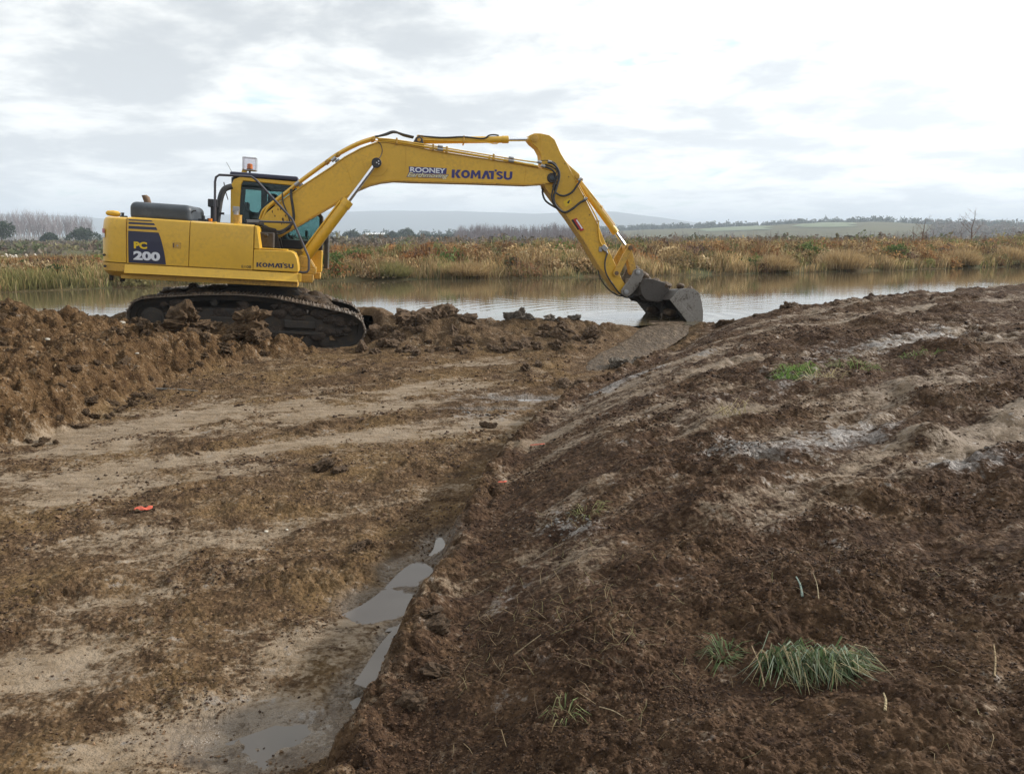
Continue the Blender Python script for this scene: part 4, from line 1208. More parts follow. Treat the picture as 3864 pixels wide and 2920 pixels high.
def block_word():
    """the wide heavy seven-letter word: polygons for each letter in a box 5.62 wide, 1 high"""
    out = []
    out += [[(0, 0), (.28, 0), (.28, 1), (0, 1)], [(.30, .5), (.52, 1), (.86, 1), (.58, .5)], [(.30, .5), (.58, .5), (.88, 0), (.54, 0)]]     # K
    out += strip(arc(1.30, .5, .29, .37, 0, 360, 28)[:-1], .25, True)                                                                       # O
    out += [[(1.76, 0), (2.02, 0), (2.06, 1), (1.84, 1)], [(2.06, 1), (2.04, .55), (2.26, .12), (2.26, .55)], [(2.46, 1), (2.26, .55), (2.26, .12), (2.48, .55)],
            [(2.50, 0), (2.76, 0), (2.68, 1), (2.46, 1)]]                                                                                  # M
    out += [[(2.80, 0), (3.08, 0), (3.24, .56), (3.10, 1)], [(3.10, 1), (3.24, .56), (3.40, 0), (3.68, 0), (3.38, 1)]]                       # A without a bar
    out += [[(3.50, .76), (3.98, .76), (3.98, 1.0), (3.44, 1.0)], [(3.70, 0), (3.98, 0), (3.98, .755), (3.70, .755)]]                        # T
    out += [[(4.02, .92), (4.24, .92), (4.24, 1.18), (4.02, 1.18)]]                                                                         # raised square
    s = [(4.78, .80)] + arc(4.52, .72, .21, .16, 55, 200, 9) + arc(4.52, .29, .23, .17, 60, -150, 12)
    out += strip(s, .22)                                                                                                                    # S
    u = [(5.04, 1), (5.04, .40)] + arc(5.33, .36, .29, .25, 190, 350, 10) + [(5.62, .40), (5.62, 1)]
    out += strip(u, .25)                                                                                                                    # U
    return out


def place_word(x0, x1, z0, z1, slope=0.0):
    return [[(x0 + p[0] / 5.75 * (x1 - x0), z0 + p[1] * (z1 - z0) + slope * (p[0] / 5.75)) for p in pl] for pl in block_word()]


def text_mesh(body, w, h, x, z, v, mat, name, parent, bold=.0, shear=0.0, layer=0.0, spacing=1.0, slope=0.0):
    cu = bpy.data.curves.new('lettering', 'FONT'); cu.body = body; cu.size = 1; cu.offset = bold; cu.shear = shear; cu.space_character = spacing; cu.fill_mode = 'FRONT'; cu.resolution_u = 4
    ob = bpy.data.objects.new('lettering_source', cu); COL.objects.link(ob)
    dg = bpy.context.evaluated_depsgraph_get(); me = bpy.data.meshes.new_from_object(ob.evaluated_get(dg))
    bpy.data.objects.remove(ob, do_unlink=True)
    co = np.array([q.co[:] for q in me.vertices]); mn, mx = co.min(0), co.max(0)
    for q in me.vertices:
        a = (q.co.x - mn[0]) / (mx[0] - mn[0]); b = (q.co.y - mn[1]) / (mx[1] - mn[1]); zz = z + b * h + slope * a
        q.co = (x + a * w, (sv(zz) if v is None else v) - .0025 - layer, zz)
    me.update()
    return link(name, me, mat, parent)


door = bpy.data.objects['engine_door']; pdoor = bpy.data.objects['pump_door']; tbox = bpy.data.objects['tool_box']
def edge_x(z): return float(np.interp(z, [1.37, 1.55, 1.70, 1.82, 1.925], [-1.54, -1.56, -1.59, -1.62, -1.66]))


rows = [1.375, 1.47, 1.565, 1.66, 1.7575, 1.84, 1.92]
vs = [(x, sv(z) - .003, z) for z in rows for x in (-2.15, edge_x(z))]
MB().add(vs, [(2 * i, 2 * i + 1, 2 * i + 3, 2 * i + 2) for i in range(len(rows) - 1)]).build('model_panel', M['navy'], door, smooth=False)
for a, b, xe, xt in ((1.955, 2.005, -1.675, -1.70), (2.035, 2.07, -1.715, -1.735), (2.095, 2.115, -1.755, -1.775)):
    flat([[(-2.145, a), (xe, a + .005), (xt, b + .005), (-2.145, b)]], 'stripe', M['navy'], door, None)
text_mesh('PC', .215, .118, -2.06, 1.625, None, M['yellow_decal'], 'model_letters', door, .05, layer=.004)
text_mesh('200', .435, .155, -2.07, 1.428, None, M['white'], 'model_number', door, .05, layer=.004)
text_mesh('E108', .165, .05, -.275, 1.39, None, M['black'], 'fleet_number', pdoor, .01)
flat(place_word(-.02, .625, 1.422, 1.503, .008), 'maker_lettering', M['navy'], tbox, -1.358)

# --- tracks
TRK = [(-2.18, .43), (-2.15, .58), (-2.06, .70), (-1.93, .765), (-1.75, .80), (-1.37, .845), (-.87, .895), (-.45, .915), (-.1, .915), (.27, .895), (.62, .84), (1.04, .775), (1.46, .705), (1.70, .645), (1.84, .55), (1.915, .42),
       (1.92, .30), (1.87, .17), (1.76, .065), (1.58, .01), (1.2, 0), (.6, 0), (0, 0), (-.6, 0), (-1.2, 0), (-1.75, .02), (-1.98, .10), (-2.12, .24)]
dense = [tuple(p) for p in curve_pts([(a, 0, b) for a, b in TRK] + [(TRK[0][0], 0, TRK[0][1])], 8)]
cum = [0]
for a, b in zip(dense[:-1], dense[1:]): cum.append(cum[-1] + math.dist(a, b))
NSH = round(cum[-1] / .19); PIT = cum[-1] / NSH


def at_len(s):
    s %= cum[-1]; return Vector((np.interp(s, cum, [p[0] for p in dense]), 0, np.interp(s, cum, [p[2] for p in dense])))


pw = PIT * .97
gro = [(-pw / 2, -.012), (-pw / 2, .0), (-pw * .44, .0), (-pw * .42, .026), (-pw * .36, .026), (-pw * .34, .002), (-pw * .05, .002), (-pw * .03, .024), (pw * .03, .024), (pw * .05, .002), (pw * .34, .002), (pw * .36, .026), (pw * .42, .026), (pw * .44, 0), (pw / 2, 0), (pw / 2, -.012)]
shoe_me = MB().prism(gro, -.30, .30).mesh('track_shoe', False); shoe_me.materials.append(M['shoe'])
inner = []
for k in range(110):
    s = cum[-1] * k / 110; p = at_len(s); t = (at_len(s + .03) - at_len(s - .03)).normalized(); nrm = Vector((t.z, 0, -t.x)) * -1
    if (p + nrm * .1 - Vector((-.1, 0, .45))).length < (p - nrm * .1 - Vector((-.1, 0, .45))).length: nrm = -nrm
    inner.append((p, t, nrm))


def add_track(y0):
    tr = MB()
    ring_o = [(p - n * .015, n) for p, t, n in inner]
    for yy in (-.1, .06):          # two rows of links
        vs = []
        for p, n in ring_o: vs += [(p.x, y0 + yy, p.z), (p.x, y0 + yy + .04, p.z), (p.x - n.x * .10, y0 + yy + .04, p.z - n.z * .10), (p.x - n.x * .10, y0 + yy, p.z - n.z * .10)]
        m = len(ring_o)
        tr.add(vs, [(4 * i + a, 4 * i + (a + 1) % 4, 4 * ((i + 1) % m) + (a + 1) % 4, 4 * ((i + 1) % m) + a) for i in range(m) for a in range(4)])
    track = tr.build('crawler_track', M['undercarriage'], ex)
    for k in range(NSH):
        s = PIT * k; p = at_len(s); t = (at_len(s + .06) - at_len(s - .06)).normalized()
        o = bpy.data.objects.new('track_shoe', shoe_me); COL.objects.link(o); o.parent = track
        o.location = (p.x, y0 + random.gauss(0, .003), p.z); o.rotation_euler = (0, math.atan2(-t.z, t.x), 0)
    fr_ = MB().prism([(-1.62, .30), (-1.5, .22), (1.2, .20), (1.5, .28), (1.5, .46), (1.25, .56), (.4, .64), (-.5, .66), (-1.3, .60), (-1.62, .52)], y0 - .17, y0 + .17)
    fr_.box((-.55, y0 - .20, .42), (.5, .10, .16)).box((.75, y0 - .2, .42), (.55, .1, .14)).slab((-1.2, y0 - .24, .23), (1.2, y0 - .16, .29))
    fr_.build('track_frame', M['undercarriage'], ex, bevel=.02)
    for x in (-1.1, -.7, -.3, .1, .5, .9, 1.2):
        MB().cyl((x, y0 - .19, .125), (x, y0 + .19, .125), .095, 16).cyl((x, y0 - .21, .125), (x, y0 - .18, .125), .05, 12).build('track_roller', M['undercarriage'], ex)
    for x, z in ((-.75, .75), (.4, .745)):
        MB().cyl((x, y0 - .14, z), (x, y0 + .14, z), .06, 14).build('carrier_roller', M['undercarriage'], ex)
    MB().cyl((1.55, y0 - .09, .345), (1.55, y0 + .09, .345), .25, 28).cyl((1.55, y0 - .17, .345), (1.55, y0 + .17, .345), .11, 16).build('idler_wheel', M['undercarriage'], ex, bevel=.01)
    sp = MB(); teeth = []
    for k in range(42):
        a = 2 * math.pi * k / 42; r = .325 if k % 2 else .275; teeth.append((-1.77 + r * math.cos(a), .42 + r * math.sin(a)))
    sp.prism(teeth, y0 - .03, y0 + .03); sp.build('drive_sprocket', M['undercarriage'], ex)
    MB().cyl((-1.77, y0 - .22, .42), (-1.77, y0 + .15, .42), .20, 24).cyl((-1.77, y0 - .25, .42), (-1.77, y0 - .22, .42), .15, 24).build('final_drive', M['undercarriage'], ex, bevel=.012)
    return track


add_track(-1.15); add_track(1.15)
MB().slab((-.85, -.95, .45), (.85, .95, .78)).prism([(-.95, .78), (.95, .78), (.6, 1.0), (-.6, 1.0)], -.62, .62).build('carbody', M['undercarriage'], ex, bevel=.03)
MB().cyl((0, 0, .98), (0, 0, 1.10), .66, 40).build('slew_ring', M['undercarriage'], ex)


def noise3(p, f, octaves, seed):
    return (fbm(p[:, 0] + 5.3, p[:, 1] - 2.1, f, octaves, seed) + fbm(p[:, 1] + 1.7, p[:, 2] + 9.2, f, octaves, seed + 31) + fbm(p[:, 2] - 4.4, p[:, 0] + 3.3, f, octaves, seed + 57)) / 1.7


_lump_cache = {}


def mud_lump(c, r, seed, squash=.7, sub=3, rough=.45):
    """a torn lump of earth: broken outline, pits and crumbs rather than a rounded stone"""
    key = (seed % 7, sub, rough)
    if key not in _lump_cache:
        bm = bmesh.new(); bmesh.ops.create_icosphere(bm, subdivisions=sub, radius=1.0)
        co0 = np.array([v.co[:] for v in bm.verts]); fs = [tuple(w.index for w in f.verts) for f in bm.faces]; bm.free(); s = seed % 7
        n = noise3(co0 + s, .8, 2, s) * rough * 1.1 - np.abs(noise3(co0 + s, 1.7, 3, s + 3)) * rough * .9 + noise3(co0, 4.0, 3, s + 5) * rough * .45 + noise3(co0, 10.0, 2, s + 8) * rough * .2 + rough * .15
        _lump_cache[key] = (co0 * (1 + n)[:, None], fs)
    co, fs = _lump_cache[key]; a = seed * 1.7; x, y = co[:, 0] * math.cos(a) - co[:, 1] * math.sin(a), co[:, 0] * math.sin(a) + co[:, 1] * math.cos(a)
    co = np.stack([x, y * .9, co[:, 2] * squash], 1) * r + np.array(c)
    return [tuple(p) for p in co.tolist()], fs


def soil_mat(name, a, b, c, scale=9, wetness=.8):
    m, g = new_mat(name); tc = g.n('ShaderNodeTexCoord').outputs['Object']
    n1 = g.noise(tc, scale, 5, .62); n2 = g.noise(tc, scale * 5, 4, .6); vo = g.voronoi(tc, scale * 4)
    col = g.mix(g.ramp(n1, .3, .7), a, b); col = g.mix(g.math('MULTIPLY', g.ramp(n2, .54, .72), .6), col, c)
    return finish(m, g, col, wetness, 0, g.bump(g.math('ADD', n2, g.math('MULTIPLY', g.math('SUBTRACT', .6, vo), .8)), .8, .02), spec=.35)


M['mud'] = soil_mat('sticky_mud', (.045, .030, .020), (.125, .082, .048), (.20, .145, .09), 7, .7)
M['packed'] = soil_mat('packed_dark_mud', (.018, .014, .012), (.060, .042, .030), (.095, .070, .050), 9)
M['clod'] = soil_mat('brown_clod', (.060, .036, .020), (.165, .102, .056), (.28, .19, .115), 8)
M['heap_clod'] = soil_mat('ochre_clod', (.048, .026, .012), (.14, .083, .038), (.23, .155, .085), 8)
M['grey_clod'] = soil_mat('grey_clay_clod', (.085, .07, .055), (.19, .155, .12), (.27, .23, .18), 7)
# mud packed on top of the undercarriage
mb = MB()
for k, (x, y, z, r) in enumerate([(.95, -.55, .80, .20), (1.15, -.6, .74, .18), (.72, -.5, .84, .18), (1.0, -.2, .85, .2), (1.35, -.7, .68, .12), (-.9, .6, .80, .22), (-1.3, .7, .74, .22), (-1.65, .85, .68, .18), (.7, .3, .85, .2), (-1.1, .2, .8, .2), (1.2, .5, .78, .14), (-1.9, 1.0, .72, .14), (-1.45, 1.05, .86, .1), (-.6, 1.1, .95, .1)]):
    mb.add(*mud_lump((x, y, z), r, 40 + k, .6))
for k in range(60):
    s = random.uniform(0, cum[-1] * .52); p = at_len(s); mb.add(*mud_lump((p.x, random.choice([-1.15, -1.15, 1.15]) + random.uniform(-.26, .26), p.z + .005), random.uniform(.03, .075), 200 + k, .45, 2))
tag(mb.build('caked_mud', M['mud'], ex, angle=60), kind='stuff')
mb = MB()
for k in range(60):
    x = random.uniform(-1.9, 1.7); z = random.choice([random.uniform(.18, .34), random.uniform(.46, .74)]); vs, fs = mud_lump((0, 0, 0), random.uniform(.06, .17), 140 + k, .6, 2)
    mb.add([(p[0] + x, p[1] * .3 - 1.335, p[2] + z) for p in vs], fs)
tag(mb.build('packed_mud', M['packed'], ex, angle=60), kind='stuff')

# --- cab
C0, C1 = .45, 1.38
cab = MB().prism([(-.66, 1.31), (1.10, 1.31), (1.105, 1.745), (-.66, 1.745)], C0, C1).build('cab', M['yellow'], ex, bevel=.02)
MB().prism([(-.655, 1.748), (1.10, 1.748), (1.10, 1.92), (.98, 1.925), (-.655, 1.925)], C0 + .008, C1 - .008).build('cab_sill', M['black'], cab, bevel=.012)
for y, nm in ((C0, 'near'), (C1 - .07, 'far')):
    mt = M['yellow'] if nm == 'near' else M['black']
    MB().prism([(-.675, 1.93), (-.50, 1.93), (-.505, 2.47), (-.475, 2.93), (-.44, 3.005), (.50, 2.985), (.62, 2.90), (.70, 2.92), (.58, 3.065), (-.50, 3.072), (-.615, 3.02), (-.672, 2.88)], y, y + .07).build('side_frame', mt, cab, bevel=.015)
    MB().prism([(.60, 2.90), (.68, 2.93), (1.105, 2.42), (1.105, 1.93), (1.03, 1.93), (1.03, 2.39)], y, y + .06).build('front_pillar', M['black'], cab, bevel=.012)
    MB().prism([(-.17, 1.93), (-.05, 1.93), (-.05, 2.99), (-.17, 2.99)], y + .01, y + .05).build('door_pillar', M['black'], cab, bevel=.008) if nm == 'far' else None
MB().slab((-.69, C0 - .02, 3.075), (.60, C1 + .02, 3.165)).build('roof', M['navy'], cab, bevel=.03)
MB().slab((-.62, C0 + .075, 2.88), (.52, C1 - .075, 3.0)).build('headliner', M['seat'], cab, bevel=.01)
MB().slab((-.67, C0 + .07, 1.93), (-.62, C1 - .07, 2.35)).slab((-.67, C0 + .07, 2.9), (-.62, C1 - .07, 3.06)).build('rear_wall', M['black'], cab, bevel=.01)
MB().slab((.56, C0 + .06, 2.93), (.66, C1 - .06, 3.0)).slab((1.04, C0 + .06, 1.93), (1.10, C1 - .06, 1.98)).build('front_rail', M['black'], cab, bevel=.008)
# dark lower part of the door glass, a slanted trim on the far side
MB().prism([(-.50, 1.93), (-.13, 1.93), (-.13, 2.42), (-.36, 2.44), (-.50, 2.60)], C1 - .055, C1 - .02).build('door_trim', M['black'], cab, bevel=.006)
MB().prism([(-.05, 1.93), (.50, 1.93), (.50, 2.0), (-.05, 2.08)], C1 - .055, C1 - .02).build('door_trim', M['black'], cab, bevel=.006)


def pane(poly, y, nm='pane'):
    MB().prism(poly, y, y + .006).build(nm, M['glass'], cab, smooth=False)


pane([(-.50, 1.93), (.98, 1.93), (1.03, 2.0), (1.03, 2.39), (.60, 2.90), (.50, 2.98), (-.44, 3.0), (-.475, 2.93), (-.505, 2.47)], C0 + .03)
pane([(-.50, 1.95), (-.13, 1.95), (-.13, 2.98), (-.44, 3.0), (-.475, 2.93), (-.505, 2.47)], C1 - .015)
pane([(-.05, 1.95), (1.03, 1.95), (1.03, 2.39), (.60, 2.90), (.50, 2.98), (-.05, 2.98)], C1 - .015)
MB().add([(1.07, C0 + .06, 1.98), (1.07, C1 - .06, 1.98), (1.07, C1 - .06, 2.42), (1.07, C0 + .06, 2.42), (.64, C1 - .06, 2.93), (.64, C0 + .06, 2.93)], [(0, 1, 2, 3), (3, 2, 4, 5)]).build('windscreen', M['glass'], cab, smooth=False)
MB().add([(-.645, C0 + .07, 2.35), (-.645, C1 - .07, 2.35), (-.645, C1 - .07, 2.9), (-.645, C0 + .07, 2.9)], [(0, 1, 2, 3)]).build('rear_pane', M['glass'], cab, smooth=False)
# grab rail and lamp post on the front corner
MB().slab((1.13, 1.20, 1.36), (1.21, 1.30, 2.06)).build('front_guard', M['black'], cab, bevel=.01)
MB().tube([(1.10, 1.25, 1.72), (1.16, 1.32, 1.72), (1.225, 1.34, 1.72)], .012, 6).tube([(1.10, 1.25, 1.88), (1.16, 1.32, 1.88), (1.225, 1.34, 1.88)], .012, 6).tube([(1.225, 1.34, 1.36), (1.225, 1.34, 2.1)], .012, 6).build('grab_rail', M['steel'], cab)
# seat
st = MB().box((-.12, .92, 1.86), (.50, .50, .14)).box((-.36, .92, 2.16), (.12, .48, .56), Matrix.Rotation(R(-8), 3, 'Y')).box((-.41, .92, 2.52), (.09, .26, .18)).box((-.05, .92, 1.78), (.3, .3, .1)).build('seat', M['seat'], cab, bevel=.03)
MB().box((.1, .62, 1.98), (.42, .10, .10)).cyl((.24, .62, 2.0), (.27, .62, 2.2), .018, 8).box((.1, 1.22, 1.98), (.42, .10, .10)).cyl((.24, 1.22, 2.0), (.27, 1.22, 2.2), .018, 8).build('control_console', M['black'], cab, bevel=.01)
MB().box((.78, .62, 2.06), (.05, .16, .13)).cyl((.8, .62, 1.93), (.79, .62, 2.0), .015, 8).build('monitor', M['hood'], cab, bevel=.008)
MB().cyl((.42, 1.3, 1.95), (.40, 1.3, 2.05), .02, 8).build('lever', M['black'], cab)
# beacon in its clear guard, aerial
bc = MB().cyl((-.35, .8, 3.24), (-.35, .8, 3.262), .062, 20).cyl((-.35, .8, 3.165), (-.35, .8, 3.24), .02, 10).build('beacon_foot', M['black'], cab)
MB().tube([(-.35, .8, 3.262), (-.35, .8, 3.35), (-.35, .8, 3.365)], [.056, .052, .03], 20).build('beacon_lens', M['amber'], bc)
gd = MB()
for a, b in ((-.475, .68), (-.475, .92), (-.225, .68), (-.225, .92)): gd.tube([(a, b, 3.235), (a, b, 3.475)], .006, 5)
for z in (3.235, 3.475): gd.tube([(-.475, .68, z), (-.225, .68, z), (-.225, .92, z), (-.475, .92, z), (-.475, .68, z)], .006, 5)
gd.build('guard_frame', M['steel'], bc)
MB().slab((-.47, .684, 3.24), (-.23, .687, 3.47)).build('guard_sheet', M['acrylic'], bc, smooth=False)
MB().prism([(-.51, 3.165), (-.42, 3.165), (-.40, 3.23), (-.48, 3.26)], .72, .88).slab((-.47, .69, 3.222), (-.23, .91, 3.234)).build('beacon_bracket', M['yellow'], bc, bevel=.004)
MB().tube([(-.70, 1.0, 3.16), (-.76, 1.0, 3.27), (-.82, 1.0, 3.37)], .004, 5).tube([(-.60, 1.1, 3.16), (-.59, 1.1, 3.20)], .006, 5).build('aerial', M['black'], cab)
# far mirror rod
MB().tube([(-.72, .45, 2.62), (-.77, .45, 2.78), (-.80, .45, 2.95)], .01, 6).build('mirror_rod', M['black'], cab)

# --- swing frame, valves and hoses at the boom foot
MB().slab((-.08, -.46, 1.3), (.62, .40, 1.70)).prism([(-.05, 1.7), (.35, 1.7), (.25, 2.12), (.0, 2.16)], -.40, -.30).prism([(-.05, 1.7), (.35, 1.7), (.25, 2.12), (.0, 2.16)], .30, .40).build('swing_frame', M['undercarriage'], ex, bevel=.015)
MB().slab((-.02, -.85, 1.76), (.24, -.50, 2.04)).box((.10, -.86, 1.99), (.08, .06, .05)).build('control_valve', M['bucket_mud'], ex, bevel=.02)
MB().prism([(.55, 1.42), (.98, 1.42), (.86, 1.62), (.70, 1.66)], -.48, -.24).prism([(.55, 1.42), (.98, 1.42), (.86, 1.62), (.70, 1.66)], .24, .44).slab((.4, -.5, 1.30), (1.0, .46, 1.42)).build('cylinder_bracket', M['yellow_dirty'], ex, bevel=.015)
MB().tube([(-.25, -.9, 2.20), (-.05, -.8, 2.21), (.0, -.6, 2.2)], .05, 8).tube([(-.22, -.8, 2.19), (-.02, -.7, 2.17)], .045, 8).build('hose_bundle', M['rubber'], ex)
hl = [(-.06, 2.19), (.06, 2.14), (.19, 2.08), (.31, 2.07), (.43, 2.13), (.53, 2.23), (.565, 2.34), (.55, 2.5), (.51, 2.75), (.51, 2.88)]
MB().tube(curve_pts([(a, -.32, b) for a, b in hl], 5), .026, 8).build('boom_hose', M['rubber'], ex)
MB().tube(curve_pts([(a - .02, -.29, b - .05) for a, b in hl[:6]] + [(.45, -.27, 2.4), (.36, -.25, 2.62), (.34, -.24, 2.8)], 5), .016, 6).build('boom_hose', M['rubber'], ex)
MB().tube(curve_pts([(-.02, -.36, 2.17), (.1, -.38, 2.06), (.28, -.38, 2.02), (.42, -.36, 2.08)], 5), .018, 6).build('boom_hose', M['rubber'], ex)

# --- boom
BOOM = [(-.02, 1.98), (-.045, 2.12), (-.02, 2.26), (.05, 2.40), (.21, 2.545), (.73, 2.965), (1.24, 3.345), (1.48, 3.545), (1.79, 3.74), (2.06, 3.865), (2.22, 3.90), (2.76, 3.865), (3.3, 3.80), (4.66, 3.715), (5.32, 3.665), (5.52, 3.625), (5.66, 3.60), (5.73, 3.52), (5.725, 3.44), (5.66, 3.38),
        (5.48, 3.375), (5.11, 3.325), (3.88, 3.268), (2.79, 3.21), (2.44, 3.198), (2.19, 3.15), (1.98, 3.08), (1.79, 2.985), (1.26, 2.625), (.59, 2.18), (.26, 1.955), (.14, 1.90), (.04, 1.91)]
boom = MB().prism(BOOM, -.205, .205).build('boom', M['yellow'], ex, bevel=.012)
flange = [(5.48, 3.375), (5.11, 3.325), (3.88, 3.268), (2.79, 3.21), (2.44, 3.198), (2.19, 3.15), (1.98, 3.08), (1.79, 2.985), (1.26, 2.625), (.59, 2.18), (.26, 1.955)]
MB().prism(flange + [(a + .012, b - .02) for a, b in flange[::-1]], -.235, .235).build('boom_flange', M['yellow_dirty'], boom)
flange = [(.21, 2.545), (.73, 2.965), (1.24, 3.345), (1.48, 3.545), (1.79, 3.74), (2.06, 3.865), (2.22, 3.90), (2.76, 3.865), (3.3, 3.80), (4.66, 3.715), (5.32, 3.665)]
MB().prism(flange + [(a - .008, b + .016) for a, b in flange[::-1]], -.225, .225).build('boom_flange', M['yellow'], boom)
for a, b in (((1.47, 3.52), (1.67, 3.0)), ((2.64, 3.84), (2.67, 3.24)), ((5.06, 3.66), (5.05, 3.34))):
    MB().tube([(a[0], -.206, a[1]), (b[0], -.206, b[1])], .005, 5).build('weld_seam', M['yellow'], boom)
MB().cyl((2.08, -.214, 3.48), (2.08, -.20, 3.48), .235, 40).build('doubler_plate', M['yellow'], boom, bevel=.003)
MB().cyl((2.08, -.47, 3.48), (2.08, .47, 3.48), .05, 16).build('lift_pin', M['steel'], boom)
cap = MB().cyl((2.08, -.475, 3.48), (2.08, -.425, 3.48), .095, 28).build('pin_cap', M['black'], boom, bevel=.012)
for a, b in ((.03, .03), (.035, -.02), (-.01, .0)): MB().cyl((2.09 + a * .9, -.481, 3.48 + b), (2.09 + a * .9, -.474, 3.48 + b), .012, 10).build('cap_bolt', M['white'], cap)
MB().tube(curve_pts([(2.10, -.22, 3.90), (2.16, -.24, 3.84), (2.19, -.27, 3.72), (2.15, -.36, 3.60), (2.11, -.44, 3.56)], 5), .009, 6).build('grease_line', M['rubber'], boom)
MB().cyl((5.61, -.235, 3.49), (5.61, .235, 3.49), .10, 28).build('arm_pin', M['black'], boom, bevel=.01)
MB().cyl((5.61, -.25, 3.49), (5.61, -.23, 3.49), .045, 16).build('pin_end', M['hood'], boom)
# mud streaks near the foot
for k in range(12):
    x = random.uniform(.12, .45); z = random.uniform(2.14, 2.48) + .3 * (x - .25)
    MB().add([(x, -.2085, z), (x + .014, -.2085, z + .01), (x + .016, -.2085, z + random.uniform(.03, .09)), (x - .008, -.2085, z + .04)], [(0, 1, 2, 3)]).build('mud_fleck', M['mud'], boom, smooth=False)
# decals on the boom
sl = -.035
flat(place_word(3.565, 4.79, 3.33, 3.492, .056), 'maker_lettering', M['blue'], boom, -.2055)
flat([[(2.73, 3.355), (3.455, 3.392), (3.465, 3.507), (2.715, 3.481)]], 'name_plate', M['blue'], boom, -.2055)
text_mesh('ROONEY', .69, .098, 2.745, 3.376, -.2055, M['white'], 'owner_lettering', boom, .03, layer=.003, slope=.028)
text_mesh('Earthmoving', .83, .135, 2.68, 3.247, -.2055, M['blue'], 'script_outline', boom, .07, .35, layer=.005, spacing=.95, slope=.035)
text_mesh('Earthmoving', .80, .112, 2.695, 3.258, -.2055, M['cream'], 'script_lettering', boom, .018, .35, layer=.008, spacing=.95, slope=.035)

# steel pipes along the boom with clamps
def pipe(pts, r, nm='boom_pipe', mat='yellow', par=None):
    return MB().tube(curve_pts(pts, 4), r, 8).build(nm, M[mat], par or boom)


for dy, dz in ((-.17, .0), (-.06, .03), (.06, .03), (.17, .0)):
    pipe([(-.08 + .05 * (dy < -.1), dy, 2.25 + dz), (-.02 + .05 * (dy < -.1), dy, 2.42 + dz), (.12, dy, 2.56 + dz), (.42, dy, 2.82 + dz), (.66, dy, 3.04 + dz), (1.12, dy, 3.42 + dz), (1.36, dy, 3.61 + dz), (1.72, dy, 3.83 + dz), (2.05, dy, 3.97 + dz)], .021)
for k, (x, z) in enumerate(((.60, 2.98), (1.16, 3.44), (1.36, 3.60), (2.02, 3.94))):
    MB().box((x, 0, z + .01), (.07, .46, .06), Matrix.Rotation(R(-40 + 15 * (k == 3)), 3, 'Y')).build('pipe_clamp', M['yellow_dirty'], boom, bevel=.008)
for (x, z) in ((.60, 2.985), (1.27, 3.49)):
    MB().cyl((x - .03, -.24, z - .03), (x + .05, -.24, z + .04), .036, 10).cyl((x + .05, -.18, z - .05), (x + .12, -.18, z + .01), .034, 10).build('pipe_joint', M['steel'], boom, bevel=.004)
for y, zz in ((-.235, .0), (.235, .0)):
    pipe([(2.07, y, 3.955 + zz), (2.45, y, 3.955 + zz), (3.18, y, 3.905 + zz), (4.4, y, 3.815 + zz), (5.05, y, 3.775), (5.32, y, 3.765 + zz)], .013)
    pipe([(2.10, y * .9, 3.93), (2.45, y * .96, 3.925), (2.93, y, 3.885), (3.29, y, 3.857), (4.65, y, 3.752), (5.05, y, 3.715), (5.30, y, 3.69)], .021)
    for x, z in ((2.46, 3.94), (3.17, 3.885), (3.44, 3.865), (4.38, 3.80)):
        MB().box((x, y, z), (.035, .05, .11)).box((x, y * .9, z - .05), (.05, .04, .05)).build('pipe_clamp', M['yellow_dirty'], boom, bevel=.005)
    for x, z in ((3.31, 3.865), (4.74, 3.765)):
        MB().cyl((x - .055, y, z - .008), (x + .055, y, z - .018), .034, 12).cyl((x - .05, y, z + .05), (x + .05, y, z + .04), .024, 12).build('pipe_joint', M['steel'], boom, bevel=.004)
for dy in (-.10, -.05, .03, .09):
    MB().tube(curve_pts([(2.05, dy, 4.0), (2.25, dy, 4.05 + .03 * (dy > 0)), (2.42, dy, 4.115 + .03 * (dy > 0)), (2.62, dy, 4.085), (2.80, dy, 4.06)], 5), .018, 7).build('cylinder_hose', M['rubber'], boom)


# --- hydraulic cylinders
def cylinder(name, a, b, f, rb, rr, parent=ex, barrel='yellow', eye=.075):
    """barrel from a towards b up to share f, then the rod with its end eye at b"""
    a, b = Vector(a), Vector(b); d = (b - a).normalized(); L = (b - a).length; m = a + d * L * f
    cy = MB().tube([a + d * .02, a + d * .05, m - d * .12], [rb * .8, rb, rb], 24).build(name, M[barrel], parent)
    MB().tube([m - d * .125, m - d * .005, m], [rb * 1.13, rb * 1.13, rb * .95], 24).build('gland', M[barrel], cy)
    MB().tube([m - d * .01, b - d * eye * .6], rr, 18).build('rod', M['chrome'], cy)
    w = rb * .95
    MB().cyl(b - Vector((0, w, 0)), b + Vector((0, w, 0)), eye, 22).build('rod_eye', M[barrel], cy, bevel=.006)
    MB().cyl(a - Vector((0, w, 0)), a + Vector((0, w, 0)), eye, 22).build('base_eye', M[barrel], cy, bevel=.006)
    return cy, d, m


